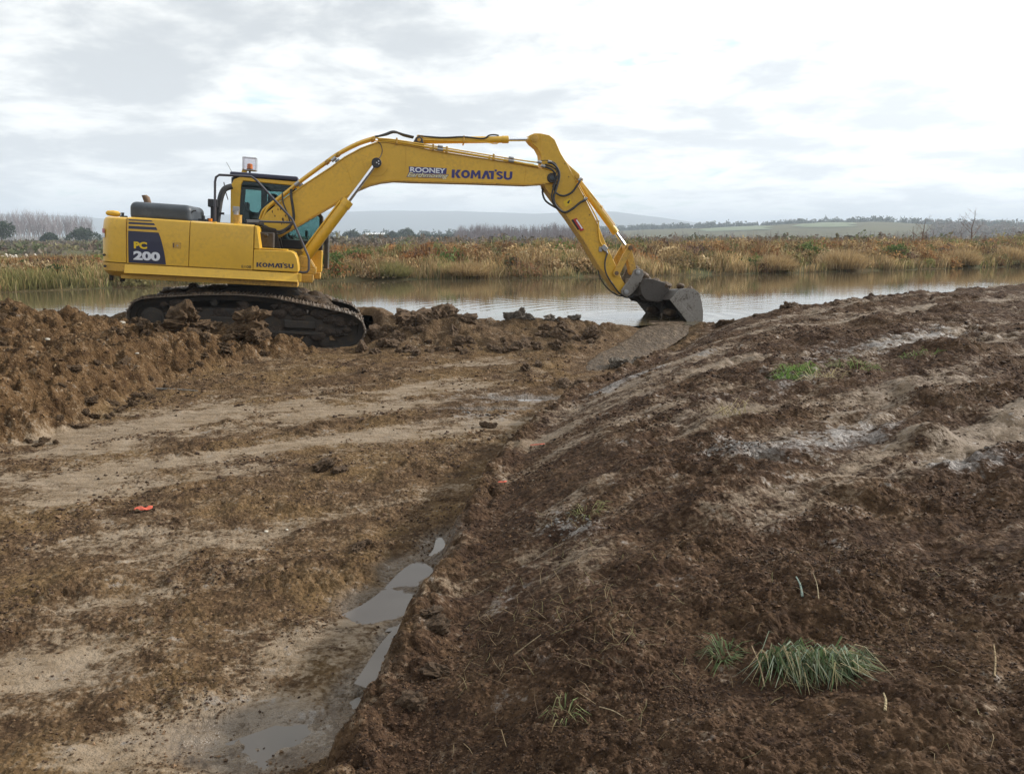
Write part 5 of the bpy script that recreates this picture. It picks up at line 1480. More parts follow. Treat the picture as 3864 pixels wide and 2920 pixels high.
for y in (-.35, .35):
    cy, d, m = cylinder('boom_cylinder', (.70, y, 1.46), (2.08, y, 3.48), .635, .098, .045)
    n_ = Vector((-d.z, 0, d.x))
    MB().tube([Vector((.86, y, 1.70)) + n_ * .12, m - d * .12 + n_ * .12, m - d * .05 + n_ * .10], .018, 7).build('cylinder_pipe', M['yellow'], cy)
    MB().box(m - d * .06 + n_ * .11, (.07, .06, .05), Matrix.Rotation(-math.atan2(d.z, d.x), 3, 'Y')).box(Vector((.84, y, 1.68)) + n_ * .11, (.06, .06, .06)).build('cylinder_port', M['yellow_dirty'], cy, bevel=.006)
    MB().tube([m - d * .62 + n_ * .10, m - d * .60 + n_ * .16], .012, 6).build('pipe_stay', M['steel'], cy)
cy, d, m = cylinder('arm_cylinder', (2.90, 0, 4.01), (5.20, 0, 4.235), .785, .066, .038, barrel='yellow')
MB().prism([(2.76, 3.87), (3.02, 3.86), (2.97, 4.04), (2.90, 4.08), (2.84, 4.05)], -.12, -.075).prism([(2.76, 3.87), (3.02, 3.86), (2.97, 4.04), (2.90, 4.08), (2.84, 4.05)], .075, .12).build('clevis', M['black'], cy, bevel=.008)
MB().cyl((2.90, -.13, 4.01), (2.90, .13, 4.01), .035, 14).box((2.93, 0, 4.085), (.12, .14, .05)).build('cylinder_port', M['yellow_dirty'], cy, bevel=.006)
MB().tube(curve_pts([(2.89, -.06, 4.09), (3.37, -.07, 4.10), (3.79, -.07, 4.15), (4.17, -.07, 4.15), (4.30, -.06, 4.225), (4.42, -.03, 4.25), (4.50, 0, 4.245)], 6), .016, 7).build('cylinder_hose', M['rubber'], cy)
MB().tube([(3.79, 0, 4.0), (3.79, -.085, 4.03), (3.79, -.09, 4.10), (3.79, -.06, 4.17)], .016, 6).build('hose_clamp', M['yellow_dirty'], cy)
MB().tube(curve_pts([(3.0, -.075, 4.02), (3.5, -.08, 4.05), (4.2, -.08, 4.08), (4.42, -.07, 4.07), (4.50, -.05, 4.1)], 5), .010, 6).build('cylinder_pipe', M['yellow'], cy)

# --- arm
ARM = [(5.085, 4.205), (5.10, 4.285), (5.20, 4.335), (5.33, 4.345), (5.51, 4.325), (5.63, 4.25), (5.70, 4.13), (5.78, 3.99), (5.88, 3.86), (5.98, 3.77), (6.13, 3.665), (6.205, 3.61), (6.21, 3.54), (6.15, 3.46), (6.39, 3.10), (6.67, 2.66), (6.87, 2.28), (7.14, 1.83), (7.30, 1.54), (7.43, 1.38),
       (7.465, 1.28), (7.42, 1.20), (7.33, 1.195), (7.22, 1.28), (7.02, 1.53), (6.77, 1.80), (6.49, 2.19), (6.37, 2.34), (6.06, 2.71), (5.71, 3.08), (5.47, 3.33), (5.42, 3.6), (5.385, 3.80), (5.36, 3.93), (5.28, 4.05), (5.16, 4.13)]
arm = MB().prism(ARM, -.16, .16).build('arm', M['yellow_arm'], ex, bevel=.012)
MB().prism([(7.22, 1.28), (7.02, 1.53), (6.77, 1.80), (6.49, 2.19), (6.37, 2.34), (6.06, 2.71), (5.71, 3.08), (5.50, 3.31), (5.485, 3.30), (5.695, 3.065), (6.045, 2.695), (6.355, 2.325), (6.475, 2.175), (6.755, 1.785), (7.005, 1.515), (7.205, 1.265)], -.185, .185).build('arm_flange', M['yellow_dirty'], arm)
MB().cyl((5.20, -.19, 4.235), (5.20, .19, 4.235), .075, 24).cyl((5.20, -.20, 4.235), (5.20, .20, 4.235), .04, 16).build('cylinder_boss', M['yellow_dirty'], arm, bevel=.006)
MB().cyl((6.155, -.18, 3.565), (6.155, .18, 3.565), .05, 20).build('cylinder_boss', M['yellow_dirty'], arm, bevel=.006)
MB().tube([(5.345, -.163, 4.34), (5.365, -.163, 3.95)], .006, 5).tube([(5.90, -.163, 3.83), (6.14, -.163, 3.45)], .005, 5).build('weld_seam', M['yellow'], arm)
MB().add([(5.90, -.164, 3.04), (6.03, -.164, 3.13), (6.09, -.164, 3.03), (5.96, -.164, 2.94)], [(0, 1, 2, 3)]).build('warning_sticker', M['yellow_decal'], arm, smooth=False)
MB().add([(5.975, -.167, 3.02), (6.01, -.167, 3.075), (6.045, -.167, 3.08), (6.03, -.167, 3.05), (6.02, -.167, 3.01)], [(0, 1, 2, 3, 4)]).build('sticker_print', M['black'], arm, smooth=False)
rp = MB().add([(6.13, y, 2.70) for y in (-.166, -.185)] + [(6.20, y, 2.735) for y in (-.166, -.185)] + [(6.385, y, 2.505) for y in (-.166, -.185)] + [(6.31, y, 2.47) for y in (-.166, -.185)], [(1, 3, 5, 7), (0, 6, 4, 2), (0, 2, 3, 1), (2, 4, 5, 3), (4, 6, 7, 5), (6, 0, 1, 7)]).build('red_plate', M['red'], arm)
MB().add([(6.09, -.166, 2.68), (6.15, -.166, 2.715), (6.30, -.166, 2.52), (6.24, -.166, 2.48)], [(0, 1, 2, 3)]).build('plate_back', M['black'], rp, smooth=False)
MB().add([(6.19, -.188, 2.69), (6.215, -.188, 2.70), (6.35, -.188, 2.535), (6.325, -.188, 2.52)], [(0, 1, 2, 3)]).build('plate_print', M['white'], rp, smooth=False)
for k in range(7):
    f = random.random(); x = 5.55 + 1.2 * f + random.uniform(-.02, .25); z = 3.75 - 1.45 * f + random.uniform(0, .2)
    MB().add([(x, -.1635, z), (x + .025, -.1635, z + .006), (x + .02, -.1635, z + .02), (x + .005, -.1635, z + .03)], [(0, 1, 2, 3)]).build('mud_fleck', M['mud'], arm, smooth=False)
# hoses looping from boom to arm
h1 = [(5.50, 3.78), (5.58, 3.775), (5.70, 3.68), (5.75, 3.53), (5.70, 3.28), (5.66, 3.12), (5.70, 2.97), (5.82, 2.86), (5.95, 2.83), (6.11, 2.93), (6.23, 3.04), (6.34, 3.10)]
h2 = [(5.38, 3.70), (5.46, 3.69), (5.60, 3.64), (5.69, 3.5), (5.67, 3.3), (5.71, 3.2), (5.87, 3.15), (6.05, 3.24), (6.15, 3.39), (6.20, 3.47)]
MB().tube(curve_pts([(a, -.27 + .03 * (i > 7), b) for i, (a, b) in enumerate(h1)], 5), .024, 8).build('arm_hose', M['rubber'], arm)
MB().tube(curve_pts([(a, -.25 + .02 * (i > 6), b) for i, (a, b) in enumerate(h2)], 5), .021, 8).build('arm_hose', M['rubber'], arm)
MB().tube(curve_pts([(5.44, -.24, 3.74), (5.60, -.26, 3.70), (5.72, -.27, 3.58), (5.64, -.28, 3.3), (5.62, -.26, 3.1), (5.68, -.24, 2.96)], 5), .016, 7).build('arm_hose', M['rubber'], arm)
MB().tube(curve_pts([(5.50, .05, 3.30), (5.50, .02, 3.17), (5.56, -.02, 3.04), (5.70, -.05, 2.95), (5.80, -.12, 2.90)], 5), .021, 8).build('arm_hose', M['rubber'], arm)
MB().tube(curve_pts([(5.34, -.23, 3.80), (5.46, -.25, 3.82), (5.60, -.26, 3.80), (5.68, -.27, 3.72), (5.66, -.28, 3.5), (5.62, -.27, 3.3)], 5), .009, 6).build('arm_hose', M['rubber'], arm)
for x, z in ((5.32, 3.77), (5.40, 3.70), (5.53, 3.79)):
    MB().cyl((x - .04, -.25, z + .01), (x + .04, -.25, z - .005), .034, 12).build('hose_joint', M['steel'], arm, bevel=.005)
for x, z in ((6.36, 3.12), (6.21, 3.50)):
    MB().cyl((x - .04, -.20, z - .02), (x + .03, -.20, z + .03), .03, 10).box((x, -.17, z), (.06, .05, .05)).build('hose_joint', M['steel'], arm, bevel=.005)
MB().tube(curve_pts([(6.20, -.18, 3.40), (6.39, -.185, 3.12), (6.65, -.185, 2.73), (6.69, -.185, 2.55), (6.73, -.185, 2.33), (6.80, -.185, 2.21)], 5), .016, 7).build('arm_pipe', M['yellow'], arm)
MB().box((6.66, -.185, 2.70), (.06, .05, .03)).build('pipe_clamp', M['yellow_dirty'], arm, bevel=.004)
MB().box((6.85, -.19, 2.16), (.13, .06, .10), Matrix.Rotation(R(38), 3, 'Y')).cyl((6.89, -.19, 2.12), (6.93, -.19, 2.04), .022, 10).box((6.77, -.18, 2.13), (.07, .04, .10)).build('valve_block', M['steel'], arm, bevel=.008)
MB().tube(curve_pts([(6.92, -.20, 2.06), (6.88, -.21, 1.86), (6.93, -.22, 1.63), (7.10, -.22, 1.41), (7.26, -.21, 1.24), (7.42, -.22, 1.16), (7.6, -.2, 1.2)], 5), .017, 7).build('tilt_hose', M['rubber'], arm)
MB().tube(curve_pts([(6.82, .1, 1.78), (6.85, .08, 1.66), (6.91, .05, 1.50), (7.10, .02, 1.29), (7.31, -.05, 1.18), (7.5, -.1, 1.2)], 5), .014, 7).build('tilt_hose', M['rubber'], arm)

# --- bucket cylinder and linkage
cy, d, m = cylinder('bucket_cylinder', (6.155, 0, 3.565), (7.40, 0, 2.205), .79, .068, .04, barrel='yellow_arm', eye=.06)
for f in (.07, .45): q = Vector((6.155, 0, 3.565)) + d * 1.84 * f; MB().box(q + Vector((.05, -.02, .05)), (.05, .06, .05)).build('cylinder_port', M['yellow_dirty'], cy, bevel=.006)
MB().tube([(6.24, -.05, 3.53), Vector((6.155, -.05, 3.565)) + d * .8 + Vector((.05, 0, .05)), Vector((6.155, -.05, 3.565)) + d * 1.3 + Vector((.055, 0, .05))], .011, 6).build('cylinder_pipe', M['yellow'], cy)


def bar(a, b, ra, rb, y0, y1, name, mat, par):
    a, b = Vector((a[0], a[1])), Vector((b[0], b[1])); t = (b - a).normalized(); n_ = Vector((-t.y, t.x)); an = math.atan2(t.y, t.x)
    pl = [(a.x + ra * math.cos(an + s), a.y + ra * math.sin(an + s)) for s in np.linspace(math.pi / 2, 3 * math.pi / 2, 9)] + [(b.x + rb * math.cos(an + s), b.y + rb * math.sin(an + s)) for s in np.linspace(-math.pi / 2, math.pi / 2, 9)]
    return MB().prism(pl, y0, y1).build(name, mat, par, bevel=.006)


for y in (-.235, .195):
    lv = bar((7.40, 2.205), (7.15, 1.66), .055, .075, y, y + .04, 'tilt_lever', M['yellow_dirty'], ex)
    MB().cyl((7.15, y - .015, 1.66), (7.15, y + .055, 1.66), .045, 18).build('pin', M['rust'], lv, bevel=.006)
ln = bar((7.40, 2.205), (7.58, 1.70), .07, .07, -.10, .10, 'bucket_link', M['yellow_dirty'], ex)
MB().cyl((7.40, -.27, 2.205), (7.40, .27, 2.205), .05, 20).build('pin', M['rust'], ln, bevel=.006)
# quick hitch
HP = [(7.27, 1.30), (7.31, 1.37), (7.47, 1.61), (7.52, 1.745), (7.60, 1.79), (7.72, 1.76), (7.74, 1.66), (7.70, 1.52), (7.63, 1.38), (7.54, 1.27), (7.46, 1.195), (7.36, 1.19), (7.29, 1.23)]
hitch = MB().prism(HP, -.27, -.22).prism(HP, .22, .27).slab((7.50, -.22, 1.32), (7.66, .22, 1.55)).build('quick_hitch', M['bucket'], ex, bevel=.012)
for x, z in ((7.38, 1.28), (7.60, 1.70)): MB().cyl((x, -.30, z), (x, .30, z), .05, 20).cyl((x, -.315, z), (x, -.30, z), .03, 14).build('pin', M['steel'], hitch, bevel=.006)

# --- bucket (rolled a little: the end towards the bank is up)
bk = bpy.data.objects.new('bucket', None); COL.objects.link(bk); bk.parent = ex; bk.location = (7.6, 0, 1.4); bk.rotation_euler = (R(-5.0), 0, 0); bk.empty_display_size = .2
PR = [(8.10, 1.21), (8.155, 1.275), (8.27, 1.40), (8.42, 1.455), (8.60, 1.45), (8.72, 1.37), (8.79, 1.20), (8.835, 1.0), (8.845, .82), (8.80, .70), (8.62, .66)]
DZ = -.083
PR = [(a - 7.6, b - 1.4 + DZ) for a, b in PR]
W2 = .93


def off(poly, dist):
    out = []
    for i, p in enumerate(poly):
        a = Vector(poly[max(i - 1, 0)]); b = Vector(poly[min(i + 1, len(poly) - 1)]); t = (b - a).normalized(); out.append((p[0] + t.y * dist, p[1] - t.x * dist))
    return out


inn = off(PR, .03)
sh = MB(); n = len(PR)
vs = [(p[0], y, p[1]) for y in (-W2, W2) for p in PR] + [(p[0], y, p[1]) for y in (-W2, W2) for p in inn]
fs = [(i, i + 1, n + i + 1, n + i) for i in range(n - 1)] + [(2 * n + i, 3 * n + i, 3 * n + i + 1, 2 * n + i + 1) for i in range(n - 1)] + [(0, n, 3 * n, 2 * n), (n - 1, 3 * n - 1, 4 * n - 1, 2 * n - 1)]
fs += [(i, 2 * n + i, 2 * n + i + 1, i + 1) for i in range(n - 1)] + [(n + i, n + i + 1, 3 * n + i + 1, 3 * n + i) for i in range(n - 1)]
shell = sh.add(vs, fs).build('shell', M['bucket_mud'], bk, angle=50)
for y in (-W2 - .022, W2 - .003):
    MB().prism(PR, y, y + .025).build('end_plate', M['bucket'], bk, bevel=.004)
for y in (-W2 - .05, W2 + .023):
    q = [(8.075, 1.20), (8.15, 1.275), (8.235, 1.235), (8.70, .80), (8.72, .70), (8.66, .645), (8.55, .70)]
    MB().prism([(a - 7.6, b - 1.4 + DZ) for a, b in q], y, y + .028).build('side_cutter', M['bucket'], bk, bevel=.006)
lip = [(8.86, .72), (8.80, .66), (8.58, .62), (8.56, .645), (8.78, .70)]
MB().prism([(a - 7.6, b - 1.4 + DZ) for a, b in lip], -W2 - .02, W2 + .02).build('cutting_edge', M['bucket'], bk, bevel=.004)
# tilt head between hitch and shell
TH = [(.0, -.02), (.06, -.20), (.16, -.30), (.42, -.34), (.60, -.30), (.68, -.05), (.56, .09), (.30, .15), (.10, .16)]
MB().slab((.05, -.40, -.20), (.55, .40, .08)).prism(TH, -.46, -.41).prism(TH, .41, .46).prism(TH, -.24, -.19).prism(TH, .19, .24).build('tilt_head', M['bucket_mud'], bk, bevel=.02)
MB().cyl((-.02, 0, -.02), (.62, 0, -.06), .12, 20).build('tilt_shaft', M['bucket_mud'], bk, bevel=.01)
# mud riding on the bucket and the hitch
mb = MB()
for k, (x, y, z, r) in enumerate([(.20, -.1, .22, .13), (.32, .1, .16, .15), (.45, -.15, .10, .12), (.12, .12, .34, .10), (.55, .3, .03, .14), (.62, -.4, .03, .10), (.75, .0, .05, .12), (.85, -.6, .03, .08), (.95, .4, .02, .10), (.02, -.05, .36, .09), (.25, -.28, .02, .08), (.95, -.85, -.02, .07), (.7, .7, .02, .12), (1.02, -.2, .0, .08), (.40, .35, .2, .09)]):
    mb.add(*mud_lump((x, y, z), r, 70 + k, .7, 2))
tag(mb.build('clinging_mud', M['mud'], bk, angle=60), kind='stuff')
mb = MB()
for k, (y, x, z) in enumerate([(-.85, 1.09, -.72), (-.4, .75, -.45), (.1, .85, -.5), (.5, .7, -.4), (-.1, .95, -.6), (-.93, 1.08, -.68)]):
    mb.add(*mud_lump((x, y, z + DZ), .14, 90 + k, .6, 2))
tag(mb.build('scooped_mud', M['mud'], bk, angle=60), kind='stuff')
# water dripping from the heel
MB().tube([(.55, -.4, -.28), (.552, -.4, -.80)], .006, 5).build('water_drip', M['puddle'], bk)

# --- operator in the cab
op = bpy.data.meshes.new('person')
sk = [((-.12, .92, 1.98), .17), ((-.13, .92, 2.15), .16), ((-.08, .92, 2.35), .19), ((-.04, .92, 2.45), .13), ((.0, .92, 2.52), .06), ((.05, .92, 2.60), .085), ((.09, .92, 2.68), .105), ((.09, .92, 2.75), .085),
      ((-.06, .70, 2.42), .075), ((.02, .62, 2.20), .058), ((.24, .62, 2.16), .042), ((.29, .62, 2.19), .045), ((-.06, 1.14, 2.42), .075), ((.02, 1.22, 2.20), .058), ((.24, 1.22, 2.16), .042), ((.29, 1.22, 2.19), .045),
      ((.12, .82, 1.99), .09), ((.36, .80, 1.98), .075), ((.44, .80, 1.70), .055), ((.52, .80, 1.48), .05), ((.60, .80, 1.46), .05), ((.12, 1.02, 1.99), .09), ((.36, 1.04, 1.98), .075), ((.44, 1.04, 1.70), .055), ((.52, 1.04, 1.48), .05), ((.60, 1.04, 1.46), .05)]
ed = [(0, 1), (1, 2), (2, 3), (3, 4), (4, 5), (5, 6), (6, 7), (2, 8), (8, 9), (9, 10), (10, 11), (2, 12), (12, 13), (13, 14), (14, 15), (0, 16), (16, 17), (17, 18), (18, 19), (19, 20), (0, 21), (21, 22), (22, 23), (23, 24), (24, 25)]
op.from_pydata([tuple(EXM @ Vector(p)) for p, r in sk], ed, [])
po = link('person', op, M['cloth'])
md = po.modifiers.new('skin', 'SKIN')
for i, (p, r) in enumerate(sk): op.skin_vertices[0].data[i].radius = (r, r)
op.skin_vertices[0].data[0].use_root = True
md2 = po.modifiers.new('sub', 'SUBSURF'); md2.levels = 2; md2.render_levels = 2
tag(po, 'person in dark clothes and dark cap seated at the controls inside the cab', 'person')
hd_ = MB()
vs, fs = mud_lump((.10, .92, 2.735), .112, 3, .75, 3, .02); hd_.add(vs, fs); hd_.slab((.17, .84, 2.70), (.27, 1.0, 2.715))
cp2 = hd_.build('cap', M['cloth'], po); cp2.matrix_world = EXM
fc = MB(); vs, fs = mud_lump((.125, .92, 2.655), .098, 3, 1.05, 3, .03); fc.add(vs, fs); fc.add(*mud_lump((.225, .92, 2.65), .022, 4, 1.0, 2, .02)); fc.add(*mud_lump((.12, .82, 2.65), .025, 4, 1.2, 2, .02)); fc.add(*mud_lump((.12, 1.02, 2.65), .025, 4, 1.2, 2, .02))
f2 = fc.build('face', M['skin'], po); f2.matrix_world = EXM
hn = MB()
for y in (.62, 1.22):
    hn.add(*mud_lump((.27, y, 2.20), .045, 5, 1.0, 2, .05))
    for k in range(4): hn.tube([(.28, y - .03 + .02 * k, 2.225 - .0 * k), (.315, y - .03 + .02 * k, 2.215), (.31, y - .03 + .02 * k, 2.185)], [.010, .009, .008], 6)
    hn.tube([(.26, y - .035, 2.22), (.285, y - .05, 2.235), (.305, y - .035, 2.24)], .010, 6)
h2_ = hn.build('hands', M['skin'], po); h2_.matrix_world = EXM


# ------------------------------------------------------------------ clods, crumbs, litter on the soil
def hz_many(xs, ys): return terrain(np.asarray(xs), np.asarray(ys))[0]


clod_me = {}
for kind in ('clod', 'heap_clod', 'grey_clod'):
    for j in range(4):
        mb = MB(); mb.add(*mud_lump((0, 0, 0), 1.0, 11 * j + 3, .8, 4, .95)); mm = mb.mesh(kind, True, 32); mm.materials.append(M[kind]); clod_me[kind, j] = mm


def put_clods(lst, kind, label, group, sink=.42):
    xs = [p[0] for p in lst]; ys = [p[1] for p in lst]; zs = hz_many(xs, ys)
    for i, ((x, y, r), z) in enumerate(zip(lst, zs)):
        o = bpy.data.objects.new('earth_clod', clod_me[kind, i % 4]); COL.objects.link(o)
        o.location = (x, y, z + r * (.78 - sink) * .8); o.rotation_euler = (random.uniform(-.5, .5), random.uniform(-.5, .5), random.uniform(0, 6.28)); o.scale = (r * random.uniform(.8, 1.5), r * random.uniform(.7, 1.2), r * random.uniform(.6, 1.0))
        tag(o, label if isinstance(label, str) else label[i], 'clod', group)


random.seed(11)
big = [(-1.98, 15.75, .21), (-1.86, 15.8, .24), (-1.35, 15.75, .23), (-1.10, 15.8, .20), (-1.22, 15.9, .22), (-.98, 15.7, .16), (-1.6, 15.5, .17), (-2.35, 15.6, .15), (-2.62, 15.9, .16)]
put_clods(big, 'clod', 'big dark brown clod in the tall mound just ahead of the tracks', 'clods of the tall mound')
lst = []
for _ in range(58):
    x = random.uniform(-2.7, 1.5); lst.append((x, random.uniform(13.75 + .15 * (x + 2.5), 15.7), random.choice([.05, .06, .08, .1, .13])))
put_clods(lst, 'clod', 'brown clod on the low bund between the tracks and the bucket', 'clods strewn over the bund')
put_clods([(-.05, 16.1, .09), (.12, 16.15, .13), (.3, 16.1, .10), (.75, 16.1, .11), (.95, 16.15, .09), (1.2, 16.12, .07), (1.45, 16.2, .06)], 'grey_clod', 'pale grey wet clod at the water edge of the bund', 'grey clods at the water edge')
put_clods([(1.65, 12.95, .12), (1.8, 13.0, .10), (2.0, 13.15, .11)], 'grey_clod', 'grey wet lump at the foot of the bank below the inflow', 'grey lumps at the foot of the bank')
put_clods([(5.0, 15.35, .05), (5.15, 15.4, .10), (6.2, 16.0, .05), (7.2, 16.7, .06), (3.95, 15.6, .09), (4.1, 15.5, .06), (8.1, 17.2, .04), (9.3, 18.2, .05), (4.5, 15.4, .04), (5.35, 15.5, .05)], 'clod', 'dark clod on the rim of the bank against the bright water', 'clods along the bank rim')
lst = []
for _ in range(46):
    k = random.random(); lst.append((random.uniform(-7.6, -5.1), random.uniform(8.2, 12.4), random.choice([.03, .04, .06, .08])))
for _ in range(34): lst.append((random.uniform(-6.3, -4.0), random.uniform(12.9, 13.75), random.choice([.05, .06, .08, .10])))
put_clods(lst, 'heap_clod', 'ochre brown clod on the spoil heap beside the tracks', 'clods on the spoil heap')
put_clods([(-5.42, 13.75, .26), (-5.30, 13.7, .2), (-4.92, 13.75, .17), (-4.42, 13.85, .24), (-4.25, 13.8, .18), (-4.55, 13.75, .16)], 'heap_clod', 'large peaked clod on the heap crest against the dark track', 'peaked clods before the track')
lst = []
for _ in range(34): y = random.uniform(8, 12.5); lst.append((-4.85 + random.uniform(-.1, .25) + .03 * (y - 8), y, random.choice([.03, .04, .05])))
put_clods(lst, 'heap_clod', 'small clod rolled to the foot of the spoil heap', 'clods at the foot of the heap')
put_clods([(-.52, 4.38, .04), (-.50, 4.44, .03), (-1.05, 5.35, .045), (-1.0, 5.42, .03), (-.34, 3.55, .045), (-.38, 3.62, .035), (-.3, 3.2, .04), (-.38, 2.95, .045)], 'clod', 'dark crumbly clod at the edge of the trench puddles', 'clods by the trench puddles')
put_clods([(.35, 9.0, .07), (-.25, 8.9, .05), (.7, 11.2, .1), (.95, 11.4, .08), (-1.7, 7.3, .07), (-1.55, 7.2, .05), (-2.2, 12.2, .06), (.2, 12.3, .08), (.4, 12.5, .07)], 'clod', 'loose brown clod lying on the dug floor', 'clods on the dug floor')

# crumbs: tens of thousands, one object
NCR = 130000
u1 = rng.uniform(0, 1, NCR)
r_ = 1 / (1 / 2.0 - u1 * (1 / 2.0 - 1 / 15.5)); a_ = np.radians(rng.uniform(-36, 36, NCR))
cx_, cy_ = r_ * np.sin(a_), r_ * np.cos(a_)
cz_, cm_ = terrain(cx_, cy_)
dens = fbm(cx_, cy_, 1.1, 4, 401)
ok = (rng.uniform(size=NCR) < np.clip(.38 + 2.2 * dens - .75 * cm_['clay'] - .8 * cm_['wet'] + .6 * cm_['heap'] + .15 * cm_['fg'], .04, 1)) & (cm_['riv'] < .5)
cx_, cy_, cz_, r_ = cx_[ok], cy_[ok], cz_[ok], r_[ok]; heapk = cm_['heap'][ok]; bankk = cm_['bank'][ok]; greyk = cm_['grey'][ok]
n = len(cx_)
octv = np.array([(1, 0, 0), (0, 1, 0), (-1, 0, 0), (0, -1, 0), (0, 0, 1), (0, 0, -1)], float); octf = np.array([(0, 1, 4), (1, 2, 4), (2, 3, 4), (3, 0, 4), (1, 0, 5), (2, 1, 5), (3, 2, 5), (0, 3, 5)])
size = np.minimum(np.exp(rng.normal(-5.0, .38, n)), .0125) * np.clip(r_ / 5, .50, 2.4)
V = octv[None] * (1 + rng.normal(0, .28, (n, 6, 1))) + rng.normal(0, .16, (n, 6, 3))
q1 = rand_dirs(n); q2 = np.cross(q1, rand_dirs(n)); q2 /= np.linalg.norm(q2, axis=1, keepdims=True); q3 = np.cross(q1, q2)
V = (V[..., :1] * q1[:, None] + V[..., 1:2] * q2[:, None] + V[..., 2:] * q3[:, None]) * (size[:, None, None] * np.array([1.1, 1.0, .8]))
V = V + np.stack([cx_, cy_, cz_ + size * .15], 1)[:, None]
c = pick([(.065, .038, .021), (.10, .06, .033), (.14, .088, .05), (.045, .026, .016)], n, .25)
hc = pick([(.085, .049, .022), (.135, .08, .036), (.05, .028, .013), (.20, .135, .075)], n, .2)
gc = pick([(.14, .13, .12), (.20, .185, .17)], n, .2)
c = np.where((bankk > .5)[:, None], c * np.array([.62, .56, .52]), c); c = np.where((heapk > .5)[:, None], hc, c); c = np.where((greyk > .45)[:, None] & (rng.uniform(size=n) < .6)[:, None], gc, c)
me = np_mesh('soil_crumbs', V.reshape(-1, 3), (octf[None] + 6 * np.arange(n)[:, None, None]).reshape(-1, 3), False, np.repeat(np.concatenate([c, np.ones((n, 1))], 1), 6, 0))
tag(link('soil_crumbs', me, M['crumb']), 'loose crumbs of soil scattered over floor, heap and bank', 'soil', kind='stuff')

# pale stones: a few light pebbles in the heap and on the floor
peb = MB(); peb.add(*mud_lump((0, 0, 0), 1.0, 5, .7, 2, .18)); peb_me = peb.mesh('pebble', True, 60); peb_me.materials.append(M['post'])
for x, y, r, lab in [(-6.35, 13.5, .045, 'white stone on the heap shoulder beside the rear of the track'), (-6.3, 11.2, .028, 'pale stone in the heap face below the crest'), (-6.6, 10.4, .025, 'small white stone high in the heap face at the picture edge'), (-5.9, 9.0, .02, 'small pale stone low in the heap face at the picture edge'),
                     (-5.15, 11.3, .025, 'small white stone near the foot of the heap'), (-1.64, 5.77, .012, 'tiny white pebble on the dug floor'), (-1.78, 5.73, .014, 'cream pebble on the dug floor near the smeared clay'), (1.3, 12.0, .02, 'white pebble on the dug floor near the inflow')]:
    o = bpy.data.objects.new('pale_stone', peb_me); COL.objects.link(o); o.location = (x, y, H(x, y) + r * .3); o.scale = (r * 1.2, r, r * .8); o.rotation_euler = (.3, .2, x * 3)
    tag(o, lab, 'stone', 'pale stones in the soil')


# straw and root fibres, thin and bent, lying on the bank
def fibre_mesh(pts_list, w, cols):
    cd = Cards()
    for P in pts_list:
        P = np.array(P); d = P[-1] - P[0]; s = np.cross(d, [0, 0, 1]); s = s / (np.linalg.norm(s) + 1e-6) * w
        c = np.array([cols[random.randrange(len(cols))]]) * random.uniform(.7, 1.15)
        cd.blades(P[:1], P[-1:], P[1:2], s[None], c)
    return cd.mesh('fibres')


pl = []
sx = np.concatenate([rng.normal(.25, .28, 330), rng.uniform(-.3, 2.2, 170), rng.normal(2.7, 1.0, 130)]); sy = np.concatenate([rng.normal(3.6, .6, 330), rng.uniform(2.2, 4.2, 170), rng.normal(7.2, 1.5, 130)])
sz_, smk = terrain(sx, sy)
for x, y, z, bk_ in zip(sx, sy, sz_, smk['bank']):
    if bk_ < .8: continue
    a = random.uniform(0, 6.28); L = random.uniform(.03, .13) * (1 if y < 6 else 1.5); b = a + random.gauss(0, .5)
    p0 = (x, y, z + .004); p1 = (x + L * .5 * math.cos(a), y + L * .5 * math.sin(a), z + random.uniform(.01, .04)); p2 = (p1[0] + L * .5 * math.cos(b), p1[1] + L * .5 * math.sin(b), z + random.uniform(.0, .05)); pl.append((p0, p1, p2))
tag(link('straw_litter', fibre_mesh(pl, .0014, [(.28, .21, .12), (.22, .155, .085), (.15, .10, .06), (.22, .19, .09)]), M['leaf']), 'thin straw and root fibres strewn over the bank', 'straw', kind='stuff')

# longer stalks one can pick out
for x, y, L, a, w, c, lab, lift in [(1.20, 3.22, .07, 95, .010, (.33, .42, .36), 'pale blue green stalk sticking up behind the grass tuft', .06), (1.24, 3.15, .14, 80, .005, (.40, .32, .20), 'thin curved brown stalk beside the pale green one', .03), (1.64, 2.6, .18, 62, .007, (.33, .24, .13), 'long dry reed stalk lying beyond the grass tuft', .03),
                                    (1.17, 2.38, .08, 70, .009, (.48, .38, .22), 'short pale stalk below the grass tuft', .03), (.88, 2.66, .11, 100, .006, (.40, .30, .18), 'dry stalk standing in front of the grass tuft', .10), (-.05, 3.1, .18, 20, .006, (.36, .27, .16), 'forked dry root on the trench edge', .03), (-4.75, 10.9, .62, -12, .02, (.30, .28, .25), 'grey stick lying at the foot of the spoil heap', .03), (.30, 2.6, .12, -55, .004, (.45, .35, .22), 'short straw stalk near the camera', .02)]:
    z = H(x, y); dx, dy = math.cos(R(a)) * L, math.sin(R(a)) * L
    e2 = H(x + dx, y + dy)
    o = MB().tube(curve_pts([(x, y, z + .005), (x + dx * .5 + .004, y + dy * .5, (z + e2) / 2 + .006 + lift * .55), (x + dx, y + dy, e2 + lift)], 4), [w * .5 * (1 - .05 * k) for k in range(9)], 6).build('dry_stalk', soil_mat('stalk_fibre', tuple(q * .8 for q in c), c, tuple(min(1, q * 1.2) for q in c), 30))
    tag(o, lab, 'stalk')

